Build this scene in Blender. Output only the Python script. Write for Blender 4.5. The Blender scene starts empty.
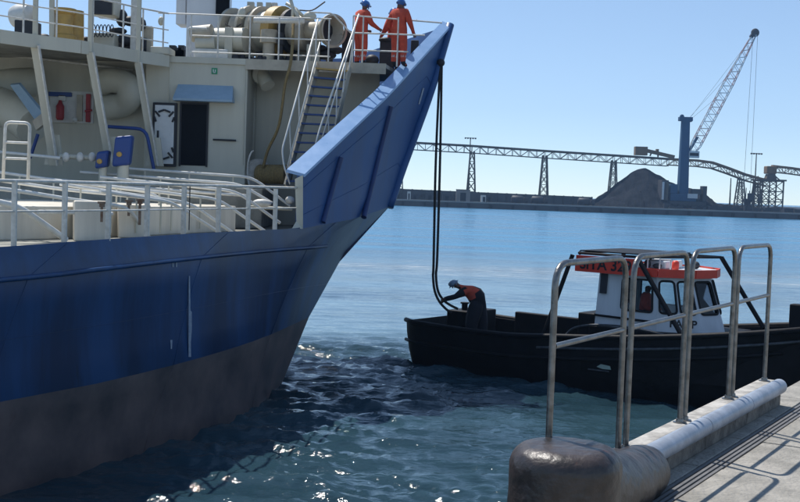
import bpy, bmesh, math, random
import numpy as np
from mathutils import Vector, Matrix, noise
random.seed(7); np.random.seed(7)
S = bpy.context.scene
COL = S.collection
R = math.radians

# ------------------------------------------------------------------ camera
EYE = 5.0
FPX = 1111.1
cd = bpy.data.cameras.new('camera'); cam = bpy.data.objects.new('camera', cd); COL.objects.link(cam)
cd.sensor_width = 36; cd.lens = 36*FPX/800; cd.clip_start = 0.1; cd.clip_end = 12000
PITCH = math.atan(60/FPX)
CM = (Matrix.Rotation(R(90)-PITCH, 4, 'X') @ Matrix.Rotation(R(2.0), 4, 'Z'))
cam.matrix_world = Matrix.Translation((0, 0, EYE)) @ CM
S.camera = cam
S.render.resolution_x = 1024; S.render.resolution_y = 643
# ------------------------------------------------------------------ sky and sun
SUN_EL = R(60); SUN_AZ = R(-37)          # azimuth measured from +Y towards +X
w = bpy.data.worlds.new('World'); S.world = w; w.use_nodes = True
nt = w.node_tree
bg = nt.nodes['Background']
sky = nt.nodes.new('ShaderNodeTexSky'); sky.sky_type = 'NISHITA'; sky.sun_disc = False
sky.sun_elevation = SUN_EL; sky.sun_rotation = SUN_AZ
sky.altitude = 0; sky.air_density = 0.62; sky.dust_density = 0.0; sky.ozone_density = 3.2
tint = nt.nodes.new('ShaderNodeMix'); tint.data_type = 'RGBA'; tint.blend_type = 'MULTIPLY'; tint.inputs[0].default_value = 1; tint.inputs[7].default_value = (1.36, 1.46, 1.53, 1)
gm = nt.nodes.new('ShaderNodeGamma'); gm.inputs[1].default_value = 0.7; nt.links.new(sky.outputs[0], gm.inputs[0]); nt.links.new(gm.outputs[0], tint.inputs[6]); nt.links.new(tint.outputs[2], bg.inputs[0]); bg.inputs[1].default_value = 0.15
sd = bpy.data.lights.new('sun', 'SUN'); sd.energy = 4.2; sd.angle = R(0.5); sd.color = (1, 0.96, 0.9)
so = bpy.data.objects.new('sun', sd); COL.objects.link(so)
sv = Vector((math.sin(SUN_AZ)*math.cos(SUN_EL), math.cos(SUN_AZ)*math.cos(SUN_EL), math.sin(SUN_EL)))
so.rotation_euler = sv.to_track_quat('Z', 'Y').to_euler(); so.location = (-40, 20, 60)
S.view_settings.view_transform = 'Standard'; S.view_settings.look = 'None'
S.view_settings.exposure = 0.22; S.view_settings.gamma = 1
try:
    S.cycles.max_bounces = 6; S.cycles.volume_bounces = 0
except Exception: pass

# ------------------------------------------------------------------ helpers
CR = CM.to_3x3()
def ray(px, py):
    return CR @ Vector(((px-400)/FPX, -(py-251)/FPX, -1))
def W(px, py, Y):
    r = ray(px, py); k = Y/r.y
    return Vector((r.x*k, Y, EYE+r.z*k))
def Z(px, py, z):
    r = ray(px, py); k = (z-EYE)/r.z
    return Vector((r.x*k, r.y*k, z))
def V(*a): return Vector(a)

MATS = {}
def mat(name, col, rough=0.6, metal=0.0, col2=None, scale=3.0, amount=0.5, bump=0.0, bscale=30, streak=False, rust=0.0, spec=0.5, stretch=None, rustcol=(0.16,0.06,0.025)):
    m = bpy.data.materials.new(name); m.use_nodes = True
    n = m.node_tree; b = n.nodes['Principled BSDF']
    b.inputs['Roughness'].default_value = rough; b.inputs['Metallic'].default_value = metal
    b.inputs['Specular IOR Level'].default_value = spec
    tc = n.nodes.new('ShaderNodeTexCoord')
    mp = n.nodes.new('ShaderNodeMapping'); n.links.new(tc.outputs['Object'], mp.inputs[0])
    if streak: mp.inputs['Scale'].default_value = (1, 1, 0.12)
    if stretch: mp.inputs['Scale'].default_value = stretch
    if col2 is None: col2 = tuple(c*0.72 for c in col)
    nz = n.nodes.new('ShaderNodeTexNoise'); nz.inputs['Scale'].default_value = scale; nz.inputs['Detail'].default_value = 8
    nz.inputs['Roughness'].default_value = 0.62
    n.links.new(mp.outputs[0], nz.inputs['Vector'])
    rp = n.nodes.new('ShaderNodeValToRGB')
    hw_ = 0.28*(1.2-amount)
    rp.color_ramp.elements[0].position = 0.5-hw_; rp.color_ramp.elements[1].position = 0.5+hw_
    rp.color_ramp.elements[0].color = (*col2, 1); rp.color_ramp.elements[1].color = (*col, 1)
    n.links.new(nz.outputs['Fac'], rp.inputs[0])
    out = rp.outputs[0]
    if rust > 0:
        nr = n.nodes.new('ShaderNodeTexNoise'); nr.inputs['Scale'].default_value = scale*1.7; nr.inputs['Detail'].default_value = 10
        nr.inputs['Roughness'].default_value = 0.7
        mp2 = n.nodes.new('ShaderNodeMapping'); mp2.inputs['Location'].default_value = (3.1, 7.7, 1.3)
        n.links.new(tc.outputs['Object'], mp2.inputs[0])
        if streak: mp2.inputs['Scale'].default_value = (2.6, 2.6, 0.16)
        n.links.new(mp2.outputs[0], nr.inputs['Vector'])
        r2 = n.nodes.new('ShaderNodeValToRGB')
        r2.color_ramp.elements[0].position = 0.72-rust*0.3; r2.color_ramp.elements[1].position = 0.78-rust*0.22
        r2.color_ramp.elements[0].color = (0,0,0,1); r2.color_ramp.elements[1].color = (1,1,1,1)
        n.links.new(nr.outputs['Fac'], r2.inputs[0])
        mx = n.nodes.new('ShaderNodeMix'); mx.data_type = 'RGBA'
        n.links.new(r2.outputs[0], mx.inputs[0]); n.links.new(out, mx.inputs[6]); mx.inputs[7].default_value = (*rustcol, 1)
        out = mx.outputs[2]
    n.links.new(out, b.inputs['Base Color'])
    # roughness variation
    mr = n.nodes.new('ShaderNodeMapRange'); mr.inputs[3].default_value = max(0.02, rough-0.1); mr.inputs[4].default_value = min(1, rough+0.12)
    n.links.new(nz.outputs['Fac'], mr.inputs[0]); n.links.new(mr.outputs[0], b.inputs['Roughness'])
    if bump > 0:
        nb = n.nodes.new('ShaderNodeTexNoise'); nb.inputs['Scale'].default_value = bscale; nb.inputs['Detail'].default_value = 6
        n.links.new(tc.outputs['Object'], nb.inputs['Vector'])
        bp = n.nodes.new('ShaderNodeBump'); bp.inputs['Strength'].default_value = bump; bp.inputs['Distance'].default_value = 0.02
        n.links.new(nb.outputs['Fac'], bp.inputs['Height']); n.links.new(bp.outputs[0], b.inputs['Normal'])
    MATS[name] = m
    return m

class MB:
    def __init__(s): s.v = []; s.f = []; s.m = []
    def add(s, vs, fs, mi=0):
        o = len(s.v); s.v += [Vector(v) for v in vs]
        for f in fs: s.f.append([i+o for i in f]); s.m.append(mi)
        return s
    def box(s, a, b, mi=0):
        x0,x1 = sorted((a[0],b[0])); y0,y1 = sorted((a[1],b[1])); z0,z1 = sorted((a[2],b[2]))
        vs = [(x0,y0,z0),(x1,y0,z0),(x1,y1,z0),(x0,y1,z0),(x0,y0,z1),(x1,y0,z1),(x1,y1,z1),(x0,y1,z1)]
        return s.add(vs, [(0,3,2,1),(4,5,6,7),(0,1,5,4),(1,2,6,5),(2,3,7,6),(3,0,4,7)], mi)
    def obox(s, c, ax, ay, az, mi=0):
        """oriented box, c centre, ax ay az half vectors"""
        c = Vector(c); vs = []
        for k in (-1,1):
            for (i,j) in ((-1,-1),(1,-1),(1,1),(-1,1)):
                vs.append(c+ax*i+ay*j+az*k)
        return s.add(vs, [(0,3,2,1),(4,5,6,7),(0,1,5,4),(1,2,6,5),(2,3,7,6),(3,0,4,7)], mi)
    def bar(s, p, q, w, h, up=(0,0,1), mi=0):
        p = Vector(p); q = Vector(q); d = (q-p); L = d.length; d = d/L
        u = Vector(up)
        sd_ = d.cross(u)
        if sd_.length < 1e-4: sd_ = d.cross(Vector((1,0,0)))
        sd_.normalize(); u = sd_.cross(d)
        return s.obox((p+q)/2, d*(L/2), sd_*(w/2), u*(h/2), mi)
    def tube(s, path, r, n=8, cap=True, mi=0):
        P = [Vector(p) for p in path]; k = len(P)
        rs = r if isinstance(r, (list, tuple)) else [r]*k
        T = []
        for i in range(k):
            a = P[max(0,i-1)]; b = P[min(k-1,i+1)]; T.append((b-a).normalized())
        u = T[0].orthogonal().normalized()
        o = len(s.v)
        for i in range(k):
            u = (u - T[i]*u.dot(T[i])).normalized(); w_ = T[i].cross(u)
            for j in range(n):
                a = 2*math.pi*j/n
                s.v.append(P[i]+(u*math.cos(a)+w_*math.sin(a))*rs[i])
        for i in range(k-1):
            for j in range(n):
                a = o+i*n+j; b = o+i*n+(j+1)%n
                s.f.append([a,b,b+n,a+n]); s.m.append(mi)
        if cap:
            s.f.append([o+j for j in range(n)][::-1]); s.m.append(mi)
            s.f.append([o+(k-1)*n+j for j in range(n)]); s.m.append(mi)
        return s
    def prism(s, poly, z0, z1, mi=0):
        n = len(poly)
        f0 = (lambda i: z0[i]) if isinstance(z0,(list,tuple)) else (lambda i: z0)
        f1 = (lambda i: z1[i]) if isinstance(z1,(list,tuple)) else (lambda i: z1)
        vs = [(p[0],p[1],f0(i)) for i,p in enumerate(poly)]+[(p[0],p[1],f1(i)) for i,p in enumerate(poly)]
        fs = [tuple(range(n))[::-1], tuple(range(n,2*n))]+[(i,(i+1)%n,(i+1)%n+n,i+n) for i in range(n)]
        return s.add(vs, fs, mi)
    def slab(s, quad, t, mi=0):
        """thick polygon: pts + thickness vector"""
        n = len(quad); q = [Vector(p) for p in quad]; t = Vector(t)
        return s.add(q+[p+t for p in q], [tuple(range(n))[::-1], tuple(range(n,2*n))]+[(i,(i+1)%n,(i+1)%n+n,i+n) for i in range(n)], mi)
    def grid(s, rows, mi=0, flip=False):
        o = len(s.v); nr = len(rows); nc = len(rows[0])
        for r_ in rows: s.v += [Vector(p) for p in r_]
        for i in range(nr-1):
            for j in range(nc-1):
                a = o+i*nc+j
                f = [a,a+1,a+nc+1,a+nc]
                s.f.append(f[::-1] if flip else f); s.m.append(mi(i,j) if callable(mi) else mi)
        return s
    def ell(s, c, r, n=12, m=8, mi=0, rot=None):
        o = len(s.v); c = Vector(c)
        for i in range(m+1):
            t = math.pi*i/m
            for j in range(n):
                a = 2*math.pi*j/n
                p = Vector((r[0]*math.sin(t)*math.cos(a), r[1]*math.sin(t)*math.sin(a), r[2]*math.cos(t)))
                if rot: p = rot @ p
                s.v.append(c+p)
        for i in range(m):
            for j in range(n):
                a = o+i*n+j; b = o+i*n+(j+1)%n
                s.f.append([a,b,b+n,a+n][::-1]); s.m.append(mi)
        return s
    def lathe(s, base, axis, prof, n=20, mi=0, cap=True):
        """prof = [(dist along axis, radius)]"""
        ax = Vector(axis).normalized(); u = ax.orthogonal().normalized(); w_ = ax.cross(u); base = Vector(base)
        o = len(s.v)
        for (t, r_) in prof:
            for j in range(n):
                a = 2*math.pi*j/n
                s.v.append(base+ax*t+(u*math.cos(a)+w_*math.sin(a))*max(r_,1e-4))
        for i in range(len(prof)-1):
            for j in range(n):
                a = o+i*n+j; b = o+i*n+(j+1)%n
                s.f.append([a,b,b+n,a+n]); s.m.append(mi)
        if cap:
            s.f.append([o+j for j in range(n)][::-1]); s.m.append(mi)
            s.f.append([o+(len(prof)-1)*n+j for j in range(n)]); s.m.append(mi)
        return s
    def build(s, name, mats, parent=None, smooth=False, bevel=0.0, auto=None):
        me = bpy.data.meshes.new(name)
        off = parent_world(parent) if parent else Vector((0,0,0))
        me.from_pydata([v-off for v in s.v], [], s.f)
        if not isinstance(mats, (list, tuple)): mats = [mats]
        for m in mats: me.materials.append(m)
        if len(mats) > 1: me.polygons.foreach_set('material_index', s.m)
        bm = bmesh.new(); bm.from_mesh(me); bmesh.ops.recalc_face_normals(bm, faces=bm.faces)
        if smooth and auto is not None:
            for e in bm.edges:
                if len(e.link_faces) == 2 and e.calc_face_angle(0) > auto: e.smooth = False
        bm.to_mesh(me); bm.free()
        if smooth: me.polygons.foreach_set('use_smooth', [True]*len(me.polygons))
        me.update()
        o = bpy.data.objects.new(name, me); COL.objects.link(o)
        if parent: o.parent = parent
        if bevel > 0:
            md = o.modifiers.new('bevel', 'BEVEL'); md.width = bevel; md.segments = 2; md.limit_method = 'ANGLE'
        return o
def build_each(mb, name, mats, parent=None, **k):
    n = len(mb.v); par = list(range(n))
    def find(a):
        while par[a] != a: par[a] = par[par[a]]; a = par[a]
        return a
    for f in mb.f:
        r = find(f[0])
        for i in f[1:]: par[find(i)] = r
    groups = {}
    for fi, f in enumerate(mb.f): groups.setdefault(find(f[0]), []).append(fi)
    for fs in groups.values():
        q = MB(); mp = {}
        for fi in fs:
            g = []
            for i in mb.f[fi]:
                if i not in mp: mp[i] = len(q.v); q.v.append(mb.v[i])
                g.append(mp[i])
            q.f.append(g); q.m.append(mb.m[fi])
        q.build(name, mats, parent, **k)
def parent_world(p):
    v = Vector((0,0,0))
    while p: v = v+p.location; p = p.parent
    return v
def tag(o, label, cat, group=None):
    o['label'] = label; o['category'] = cat
    if group: o['group'] = group
    return o
def thing(name, label, cat, loc=(0,0,0), group=None):
    o = bpy.data.objects.new(name, None); COL.objects.link(o); o.location = loc; o.empty_display_size = 0.2
    return tag(o, label, cat, group)
def structure(o): o['kind'] = 'structure'; return o
def stuff(o): o['kind'] = 'stuff'; return o
def arc(p0, p1, p2, n=5):
    return [p0*(1-t)**2+p1*2*t*(1-t)+p2*t*t for t in [i/n for i in range(n+1)]]
def rounded(path, r, n=4):
    P = [Vector(p) for p in path]; out = [P[0]]
    for i in range(1, len(P)-1):
        a = (P[i-1]-P[i]); b = (P[i+1]-P[i]); ra = min(r, a.length*0.45); rb = min(r, b.length*0.45)
        out += arc(P[i]+a.normalized()*ra, P[i], P[i]+b.normalized()*rb, n)
    out.append(P[-1]); return out
def resample(pts, n):
    P = [Vector(p) for p in pts]; L = [0]
    for i in range(1,len(P)): L.append(L[-1]+(P[i]-P[i-1]).length)
    out = []
    for k in range(n):
        t = L[-1]*k/(n-1); i = 0
        while i < len(P)-2 and L[i+1] < t: i += 1
        f = (t-L[i])/max(1e-9, L[i+1]-L[i]); out.append(P[i].lerp(P[i+1], min(1,f)))
    return out
def catmull(pts, sub=6):
    P = [Vector(p) for p in pts]; P = [P[0]*2-P[1]]+P+[P[-1]*2-P[-2]]; out = []
    for i in range(1, len(P)-2):
        for k in range(sub):
            t = k/sub
            a,b,c,d = P[i-1],P[i],P[i+1],P[i+2]
            out.append(0.5*((2*b)+(c-a)*t+(2*a-5*b+4*c-d)*t*t+(3*b-a-3*c+d)*t**3))
    out.append(P[-2]); return out
def text_mesh(name, body, size, mat_, parent, M, depth=0.004):
    cu = bpy.data.curves.new(name, 'FONT'); cu.body = body; cu.size = size; cu.extrude = depth; cu.offset = size*0.02
    cu.align_x = 'CENTER'; cu.align_y = 'CENTER'
    tmp = bpy.data.objects.new(name, cu); COL.objects.link(tmp)
    me = bpy.data.meshes.new_from_object(tmp); bpy.data.objects.remove(tmp)
    me.materials.clear(); me.materials.append(mat_)
    off = parent_world(parent)
    me.transform(Matrix.Translation(-off) @ M)
    o = bpy.data.objects.new(name, me); COL.objects.link(o); o.parent = parent
    return o

# ------------------------------------------------------------------ materials
m_bow = mat('bow_bounce_blue', (0.012,0.075,0.235), 0.45, 0, (0.008,0.055,0.18), 1.2, 0.8, 0.15, 1.5, streak=True, rust=0.03, rustcol=(0.03,0.06,0.16))  # lighter copy of the hull blue; sky and water bounce painted in
m_blue = mat('hull_blue', (0.010,0.060,0.175), 0.36, 0, (0.005,0.026,0.08), 0.8, 0.9, 0.25, 1.6, streak=True, rust=0.30, rustcol=(0.010,0.020,0.040))
m_cap = mat('cap_glare_blue', (0.30,0.46,0.70), 0.3, 0, (0.22,0.37,0.6), 3)  # same blue paint, with sky glare painted into the colour
m_anti = mat('antifouling', (0.20,0.145,0.13), 0.5, 0, (0.06,0.052,0.056), 1.0, 0.55, 0.25, 3, rust=0.25, rustcol=(0.13,0.075,0.06), stretch=(0.8,0.8,0.7))
m_mark = mat('mark_white', (0.42,0.46,0.5), 0.6, 0, (0.2,0.25,0.35), 14)
m_grey = mat('ship_grey', (0.59,0.57,0.465), 0.5, 0, (0.49,0.47,0.385), 1.3, 0.6, 0.12, 3, streak=True, rust=0.15, rustcol=(0.36,0.31,0.23))
m_deckgrey = mat('deck_green_grey', (0.34,0.33,0.28), 0.7, 0, (0.22,0.215,0.18), 2, 0.8, 0.1, 20, rust=0.12)
m_white = mat('ship_white', (0.74,0.74,0.70), 0.45, 0, (0.58,0.58,0.54), 5, rust=0.04, rustcol=(0.3,0.16,0.08))
m_rail = mat('rail_paint', (0.78,0.76,0.70), 0.45, 0, (0.52,0.50,0.44), 8, rust=0.06, rustcol=(0.25,0.13,0.07))
m_tan = mat('tan_paint', (0.50,0.45,0.35), 0.5, 0, (0.36,0.32,0.25), 3, 0.6, 0.1, 10, rust=0.28, rustcol=(0.20,0.15,0.10))
m_cream = mat('cream_bounce_paint', (0.80,0.74,0.62), 0.5, 0, (0.62,0.57,0.47), 1.5, 0.8, streak=True, rust=0.09, rustcol=(0.34,0.2,0.1))
m_yel = mat('yellow_paint', (0.55,0.34,0.08), 0.5, 0, (0.38,0.24,0.07), 5, rust=0.1)
m_coil = mat('manila_rope', (0.30,0.22,0.09), 0.9, 0, (0.18,0.13,0.06), 20, bump=0.4, bscale=60)
m_dark = mat('dark_gear', (0.03,0.032,0.038), 0.6, 0, (0.015,0.016,0.02), 6, bump=0.2)
m_glassd = mat('dark_opening', (0.012,0.014,0.017), 0.7, 0, (0.008,0.009,0.012), 3, spec=0.1)
m_blu2 = mat('motor_blue', (0.012,0.05,0.21), 0.4, 0, (0.01,0.045,0.22), 6)
m_ltblue = mat('canopy_blue', (0.30,0.42,0.52), 0.5, 0, (0.24,0.35,0.45), 4)
m_red = mat('red_paint', (0.42,0.035,0.04), 0.5, 0, (0.3,0.025,0.03), 6)
m_treadb = mat('tread_blue', (0.03,0.07,0.22), 0.55, 0, (0.02,0.05,0.15), 10)
m_rope = mat('wet_rope', (0.035,0.032,0.03), 0.85, 0, (0.018,0.017,0.016), 30, bump=0.5, bscale=80)
m_green = mat('sign_green', (0.03,0.30,0.14), 0.5)
m_black = mat('boat_black', (0.009,0.009,0.011), 0.6, 0, (0.004,0.004,0.005), 2.5, 0.8, 0.3, 12, rust=0.08, rustcol=(0.03,0.02,0.016), spec=0.25)
m_rubber = mat('tyre_rubber', (0.014,0.014,0.014), 0.85, 0, None, 8, bump=0.3)
m_strake = mat('worn_strake', (0.10,0.11,0.12), 0.5, 0, (0.03,0.03,0.035), 7, 0.5, rust=0.2)
m_cab = mat('cabin_grey_white', (0.74,0.76,0.77), 0.4, 0, (0.62,0.64,0.65), 2.5, 0.7, streak=True, rust=0.07, rustcol=(0.28,0.17,0.10))
m_orange = mat('roof_orange', (0.80,0.065,0.03), 0.45, 0, (0.64,0.045,0.022), 5)
m_ink = mat('letter_black', (0.012,0.012,0.014), 0.5)
m_skin = mat('skin', (0.16,0.08,0.05), 0.55, 0, None, 6)
m_cov = mat('coverall_orange', (0.62,0.085,0.04), 0.85, 0, (0.45,0.055,0.03), 9, bump=0.5, bscale=14)
m_navy = mat('navy_workwear', (0.015,0.017,0.025), 0.85, 0, None, 9, bump=0.4, bscale=14)
m_hiviz = mat('hiviz_red', (0.75,0.11,0.06), 0.8, 0, None, 9)
m_refl = mat('reflective_tape', (0.55,0.56,0.55), 0.4, 0, None, 9)
m_helmb = mat('helmet_blue', (0.04,0.17,0.50), 0.3)
m_helmg = mat('helmet_grey', (0.22,0.30,0.40), 0.35)
m_steel = mat('galvanised_tube', (0.24,0.235,0.225), 0.32, 0.85, (0.14,0.135,0.125), 12, 0.8, 0.12, 60, rust=0.10, rustcol=(0.12,0.08,0.06))
m_pipe = mat('curb_pipe', (0.40,0.44,0.50), 0.42, 0.2, (0.27,0.30,0.35), 5, 0.8, 0.1, 30, rust=0.07)
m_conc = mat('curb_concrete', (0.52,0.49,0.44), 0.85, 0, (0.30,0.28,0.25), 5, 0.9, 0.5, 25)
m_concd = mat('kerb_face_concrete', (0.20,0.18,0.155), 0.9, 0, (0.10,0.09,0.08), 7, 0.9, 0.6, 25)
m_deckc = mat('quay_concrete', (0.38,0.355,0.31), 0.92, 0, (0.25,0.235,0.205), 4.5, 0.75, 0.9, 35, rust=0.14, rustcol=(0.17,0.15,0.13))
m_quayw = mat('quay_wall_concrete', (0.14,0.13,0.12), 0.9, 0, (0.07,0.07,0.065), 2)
m_slot = mat('slot_dark', (0.02,0.02,0.02), 0.9)
m_cast = mat('drain_iron', (0.20,0.20,0.20), 0.7, 0.3, (0.13,0.13,0.13), 12)
m_boll = mat('bollard_paint', (0.050,0.036,0.031), 0.38, 0, (0.018,0.014,0.012), 4, 0.9, 0.35, 24, rust=0.34, rustcol=(0.14,0.045,0.028), spec=0.6)
m_farq = mat('far_quay_concrete', (0.09,0.085,0.085), 0.9, 0, (0.05,0.048,0.05), 0.12, spec=0.1)
m_farcap = mat('far_quay_cap', (0.28,0.26,0.24), 0.9, 0, (0.18,0.17,0.16), 0.2)
m_farw = mat('far_wall', (0.10,0.105,0.11), 0.9, 0, (0.06,0.065,0.07), 0.08, spec=0.1)
m_ground = mat('far_ground', (0.05,0.047,0.043), 0.95, 0, (0.025,0.024,0.022), 0.05, spec=0.1)
m_coal = mat('coal', (0.022,0.023,0.026), 0.95, 0, (0.010,0.011,0.013), 0.22, 0.9, 1.0, 1.5, spec=0.02)
m_conv = mat('conveyor_steel', (0.15,0.125,0.095), 0.8, 0, (0.08,0.07,0.055), 0.2, spec=0.1)
m_convr = mat('conveyor_rust', (0.22,0.14,0.07), 0.8, 0, (0.18,0.11,0.05), 0.3)
m_crane = mat('crane_blue', (0.003,0.065,0.15), 0.8, 0, (0.002,0.05,0.12), 0.3)
m_craneb = mat('boom_lattice', (0.50,0.33,0.31), 0.6, 0, (0.38,0.25,0.24), 0.5)
m_cranew = mat('crane_white', (0.60,0.62,0.63), 0.6)
m_wire = mat('wire', (0.12,0.13,0.14), 0.6)
m_lifebuoy = mat('float_pink', (0.6,0.25,0.2), 0.6)

# ------------------------------------------------------------------ water
def build_water():
    rs = [0.6, 3, 6, 8.0]
    while rs[-1] < 130: rs.append(rs[-1]*1.0052)
    while rs[-1] < 7000: rs.append(rs[-1]*1.09)
    th = list(np.arange(-25, 25.01, 0.19)); th = [float(t) for t in th]+[float(t) for t in np.arange(29, 334, 6)]
    rr, tt = np.meshgrid(np.array(rs), np.radians(np.array(th)), indexing='ij')
    X = rr*np.sin(tt); Y = rr*np.cos(tt)
    Zs = np.zeros_like(X)
    # several short-crested wave trains; gusts of chop near the ship
    def train(n, l0, l1, amp, main, spread, seed):
        g = np.random.RandomState(seed); out = np.zeros_like(X)
        for _ in range(n):
            lam = math.exp(g.uniform(math.log(l0), math.log(l1))); a = g.normal(main, spread); k = 2*math.pi/lam
            out += amp*lam*g.uniform(0.5, 1)*np.sin(k*(X*math.sin(a)+Y*math.cos(a))+g.uniform(0, 6.28))
        return out
    z1 = train(34, 0.5, 2.0, 0.0058, 0.05, 0.36, 1)
    z2 = train(44, 0.2, 0.6, 0.0080, 0.1, 0.6, 2)
    z3 = train(12, 3, 9, 0.0014, 0.0, 0.35, 3)
    z1 = np.where(z1 > 0, z1*1.25, z1*0.8); z2 = np.where(z2 > 0, z2*1.3, z2*0.75)
    pat = np.clip(0.5+train(14, 3, 14, 0.02, 0, 1.5, 5)*1.2, 0, 1)
    chop = 1/(1+np.exp((Y-36.5-1.5*np.sin(X*0.35))/1.5))       # ruffled water inside about 36 m
    chop = chop*(0.35+0.75*pat)
    near = 1/(1+np.exp(-(Y-19)/2.5))
    amp = 0.30+chop*(0.75+1.15*near)
    fade = np.clip((130-rr)/60, 0, 1)*np.clip((25.2-np.abs(np.degrees(tt)))/3, 0, 1)
    fade2 = np.clip((60-rr)/30, 0, 1)
    Zs = (z1*amp*1.25+z3*0.5)*fade+z2*amp*fade*fade2
    nr, nc = X.shape
    me = bpy.data.meshes.new('water')
    verts = np.stack([X, Y, Zs], -1).reshape(-1, 3)
    i = np.arange(nr-1)[:, None]; j = np.arange(nc)[None, :]
    a = i*nc+j; b = i*nc+(j+1) % nc
    faces = np.stack([a, a+nc, b+nc, b], -1).reshape(-1, 4)
    verts = np.vstack([verts, [[0, 0, 0]]]); cidx = len(verts)-1
    tris = [(cidx, k, (k+1) % nc) for k in range(nc)]
    me.from_pydata(verts.tolist(), [], faces.tolist()+tris)
    me.polygons.foreach_set('use_smooth', [True]*len(me.polygons)); me.update()
    o = bpy.data.objects.new('water', me); COL.objects.link(o); structure(o)
    m = bpy.data.materials.new('sea_water'); m.use_nodes = True; n = m.node_tree; b_ = n.nodes['Principled BSDF']
    b_.inputs['IOR'].default_value = 1.333; b_.inputs['Roughness'].default_value = 0.07
    tc = n.nodes.new('ShaderNodeTexCoord')
    # body colour: green-grey harbour water with silt and painted sky reflection further out
    mp = n.nodes.new('ShaderNodeMapping'); mp.inputs['Scale'].default_value = (0.035, 0.16, 1); n.links.new(tc.outputs['Object'], mp.inputs[0])
    nz = n.nodes.new('ShaderNodeTexNoise'); nz.inputs['Scale'].default_value = 1.0; nz.inputs['Detail'].default_value = 7
    n.links.new(mp.outputs[0], nz.inputs['Vector'])
    rp = n.nodes.new('ShaderNodeValToRGB')
    rp.color_ramp.elements[0].position = 0.38; rp.color_ramp.elements[0].color = (0.013, 0.034, 0.048, 1)
    rp.color_ramp.elements[1].position = 0.66; rp.color_ramp.elements[1].color = (0.034, 0.078, 0.100, 1)
    n.links.new(nz.outputs['Fac'], rp.inputs[0])
    # pale silty / foamy slick across the channel (a band of the water itself, 45-80 m out)
    sx = n.nodes.new('ShaderNodeSeparateXYZ'); n.links.new(tc.outputs['Object'], sx.inputs[0])
    ad = n.nodes.new('ShaderNodeMath'); ad.operation = 'MULTIPLY_ADD'; n.links.new(nz.outputs['Fac'], ad.inputs[0]); ad.inputs[1].default_value = 26; n.links.new(sx.outputs[1], ad.inputs[2])
    ad2 = n.nodes.new('ShaderNodeMath'); ad2.operation = 'MULTIPLY_ADD'; n.links.new(sx.outputs[0], ad2.inputs[0]); ad2.inputs[1].default_value = 0.12; n.links.new(ad.outputs[0], ad2.inputs[2])
    band = n.nodes.new('ShaderNodeValToRGB'); cr = band.color_ramp
    mr = n.nodes.new('ShaderNodeMapRange'); mr.inputs[1].default_value = 0; mr.inputs[2].default_value = 200; n.links.new(ad2.outputs[0], mr.inputs[0])
    n.links.new(mr.outputs[0], band.inputs[0])
    cr.elements[0].position = 0.40; cr.elements[0].color = (0,0,0,1); cr.elements[1].position = 0.485; cr.elements[1].color = (0,0,0,1)
    e = cr.elements.new(0.425); e.color = (1,1,1,1); e = cr.elements.new(0.45); e.color = (.35,.35,.35,1)
    mx = n.nodes.new('ShaderNodeMix'); mx.data_type = 'RGBA'
    mu = n.nodes.new('ShaderNodeMath'); mu.operation = 'MULTIPLY'; mu.inputs[1].default_value = 0.4; n.links.new(band.outputs[0], mu.inputs[0])
    n.links.new(mu.outputs[0], mx.inputs[0]); mx.inputs[7].default_value = (0.26, 0.27, 0.25, 1)
    # thin foam flecks
    mpf = n.nodes.new('ShaderNodeMapping'); mpf.inputs['Scale'].default_value = (0.5, 1.6, 1); n.links.new(tc.outputs['Object'], mpf.inputs[0])
    nf = n.nodes.new('ShaderNodeTexNoise'); nf.inputs['Scale'].default_value = 1.1; nf.inputs['Detail'].default_value = 9; nf.inputs['Roughness'].default_value = 0.72
    n.links.new(mpf.outputs[0], nf.inputs['Vector'])
    fr = n.nodes.new('ShaderNodeMapRange'); fr.inputs[1].default_value = 0.52; fr.inputs[2].default_value = 0.62; n.links.new(nf.outputs['Fac'], fr.inputs[0])
    fm = n.nodes.new('ShaderNodeMath'); fm.operation = 'MULTIPLY'; n.links.new(fr.outputs[0], fm.inputs[0]); n.links.new(band.outputs[0], fm.inputs[1])
    mx2 = n.nodes.new('ShaderNodeMix'); mx2.data_type = 'RGBA'; n.links.new(fm.outputs[0], mx2.inputs[0]); n.links.new(mx.outputs[2], mx2.inputs[6]); mx2.inputs[7].default_value = (0.5,0.5,0.47,1)
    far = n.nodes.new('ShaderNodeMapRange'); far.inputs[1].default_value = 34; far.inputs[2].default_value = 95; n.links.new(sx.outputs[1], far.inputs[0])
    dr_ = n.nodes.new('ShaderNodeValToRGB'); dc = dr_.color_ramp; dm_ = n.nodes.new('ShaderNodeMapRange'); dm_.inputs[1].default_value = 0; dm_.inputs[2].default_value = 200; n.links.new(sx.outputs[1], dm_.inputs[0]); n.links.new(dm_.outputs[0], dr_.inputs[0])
    dc.elements[0].position = 0.16; dc.elements[0].color = (.2,.2,.2,1); dc.elements[1].position = 0.52; dc.elements[1].color = (.38,.62,.80,1)  # body tint by distance: paler and bluer, sky reflection painted in
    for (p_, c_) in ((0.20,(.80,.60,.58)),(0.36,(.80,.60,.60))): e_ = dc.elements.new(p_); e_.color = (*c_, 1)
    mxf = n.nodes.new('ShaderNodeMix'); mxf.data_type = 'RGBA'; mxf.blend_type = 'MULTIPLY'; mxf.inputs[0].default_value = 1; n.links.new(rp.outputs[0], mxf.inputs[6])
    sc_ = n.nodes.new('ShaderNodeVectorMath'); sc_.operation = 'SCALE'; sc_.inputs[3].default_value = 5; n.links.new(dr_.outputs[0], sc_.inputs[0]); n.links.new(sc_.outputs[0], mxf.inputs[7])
    n.links.new(mxf.outputs[2], mx.inputs[6]); n.links.new(mx2.outputs[2], b_.inputs['Base Color'])
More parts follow.
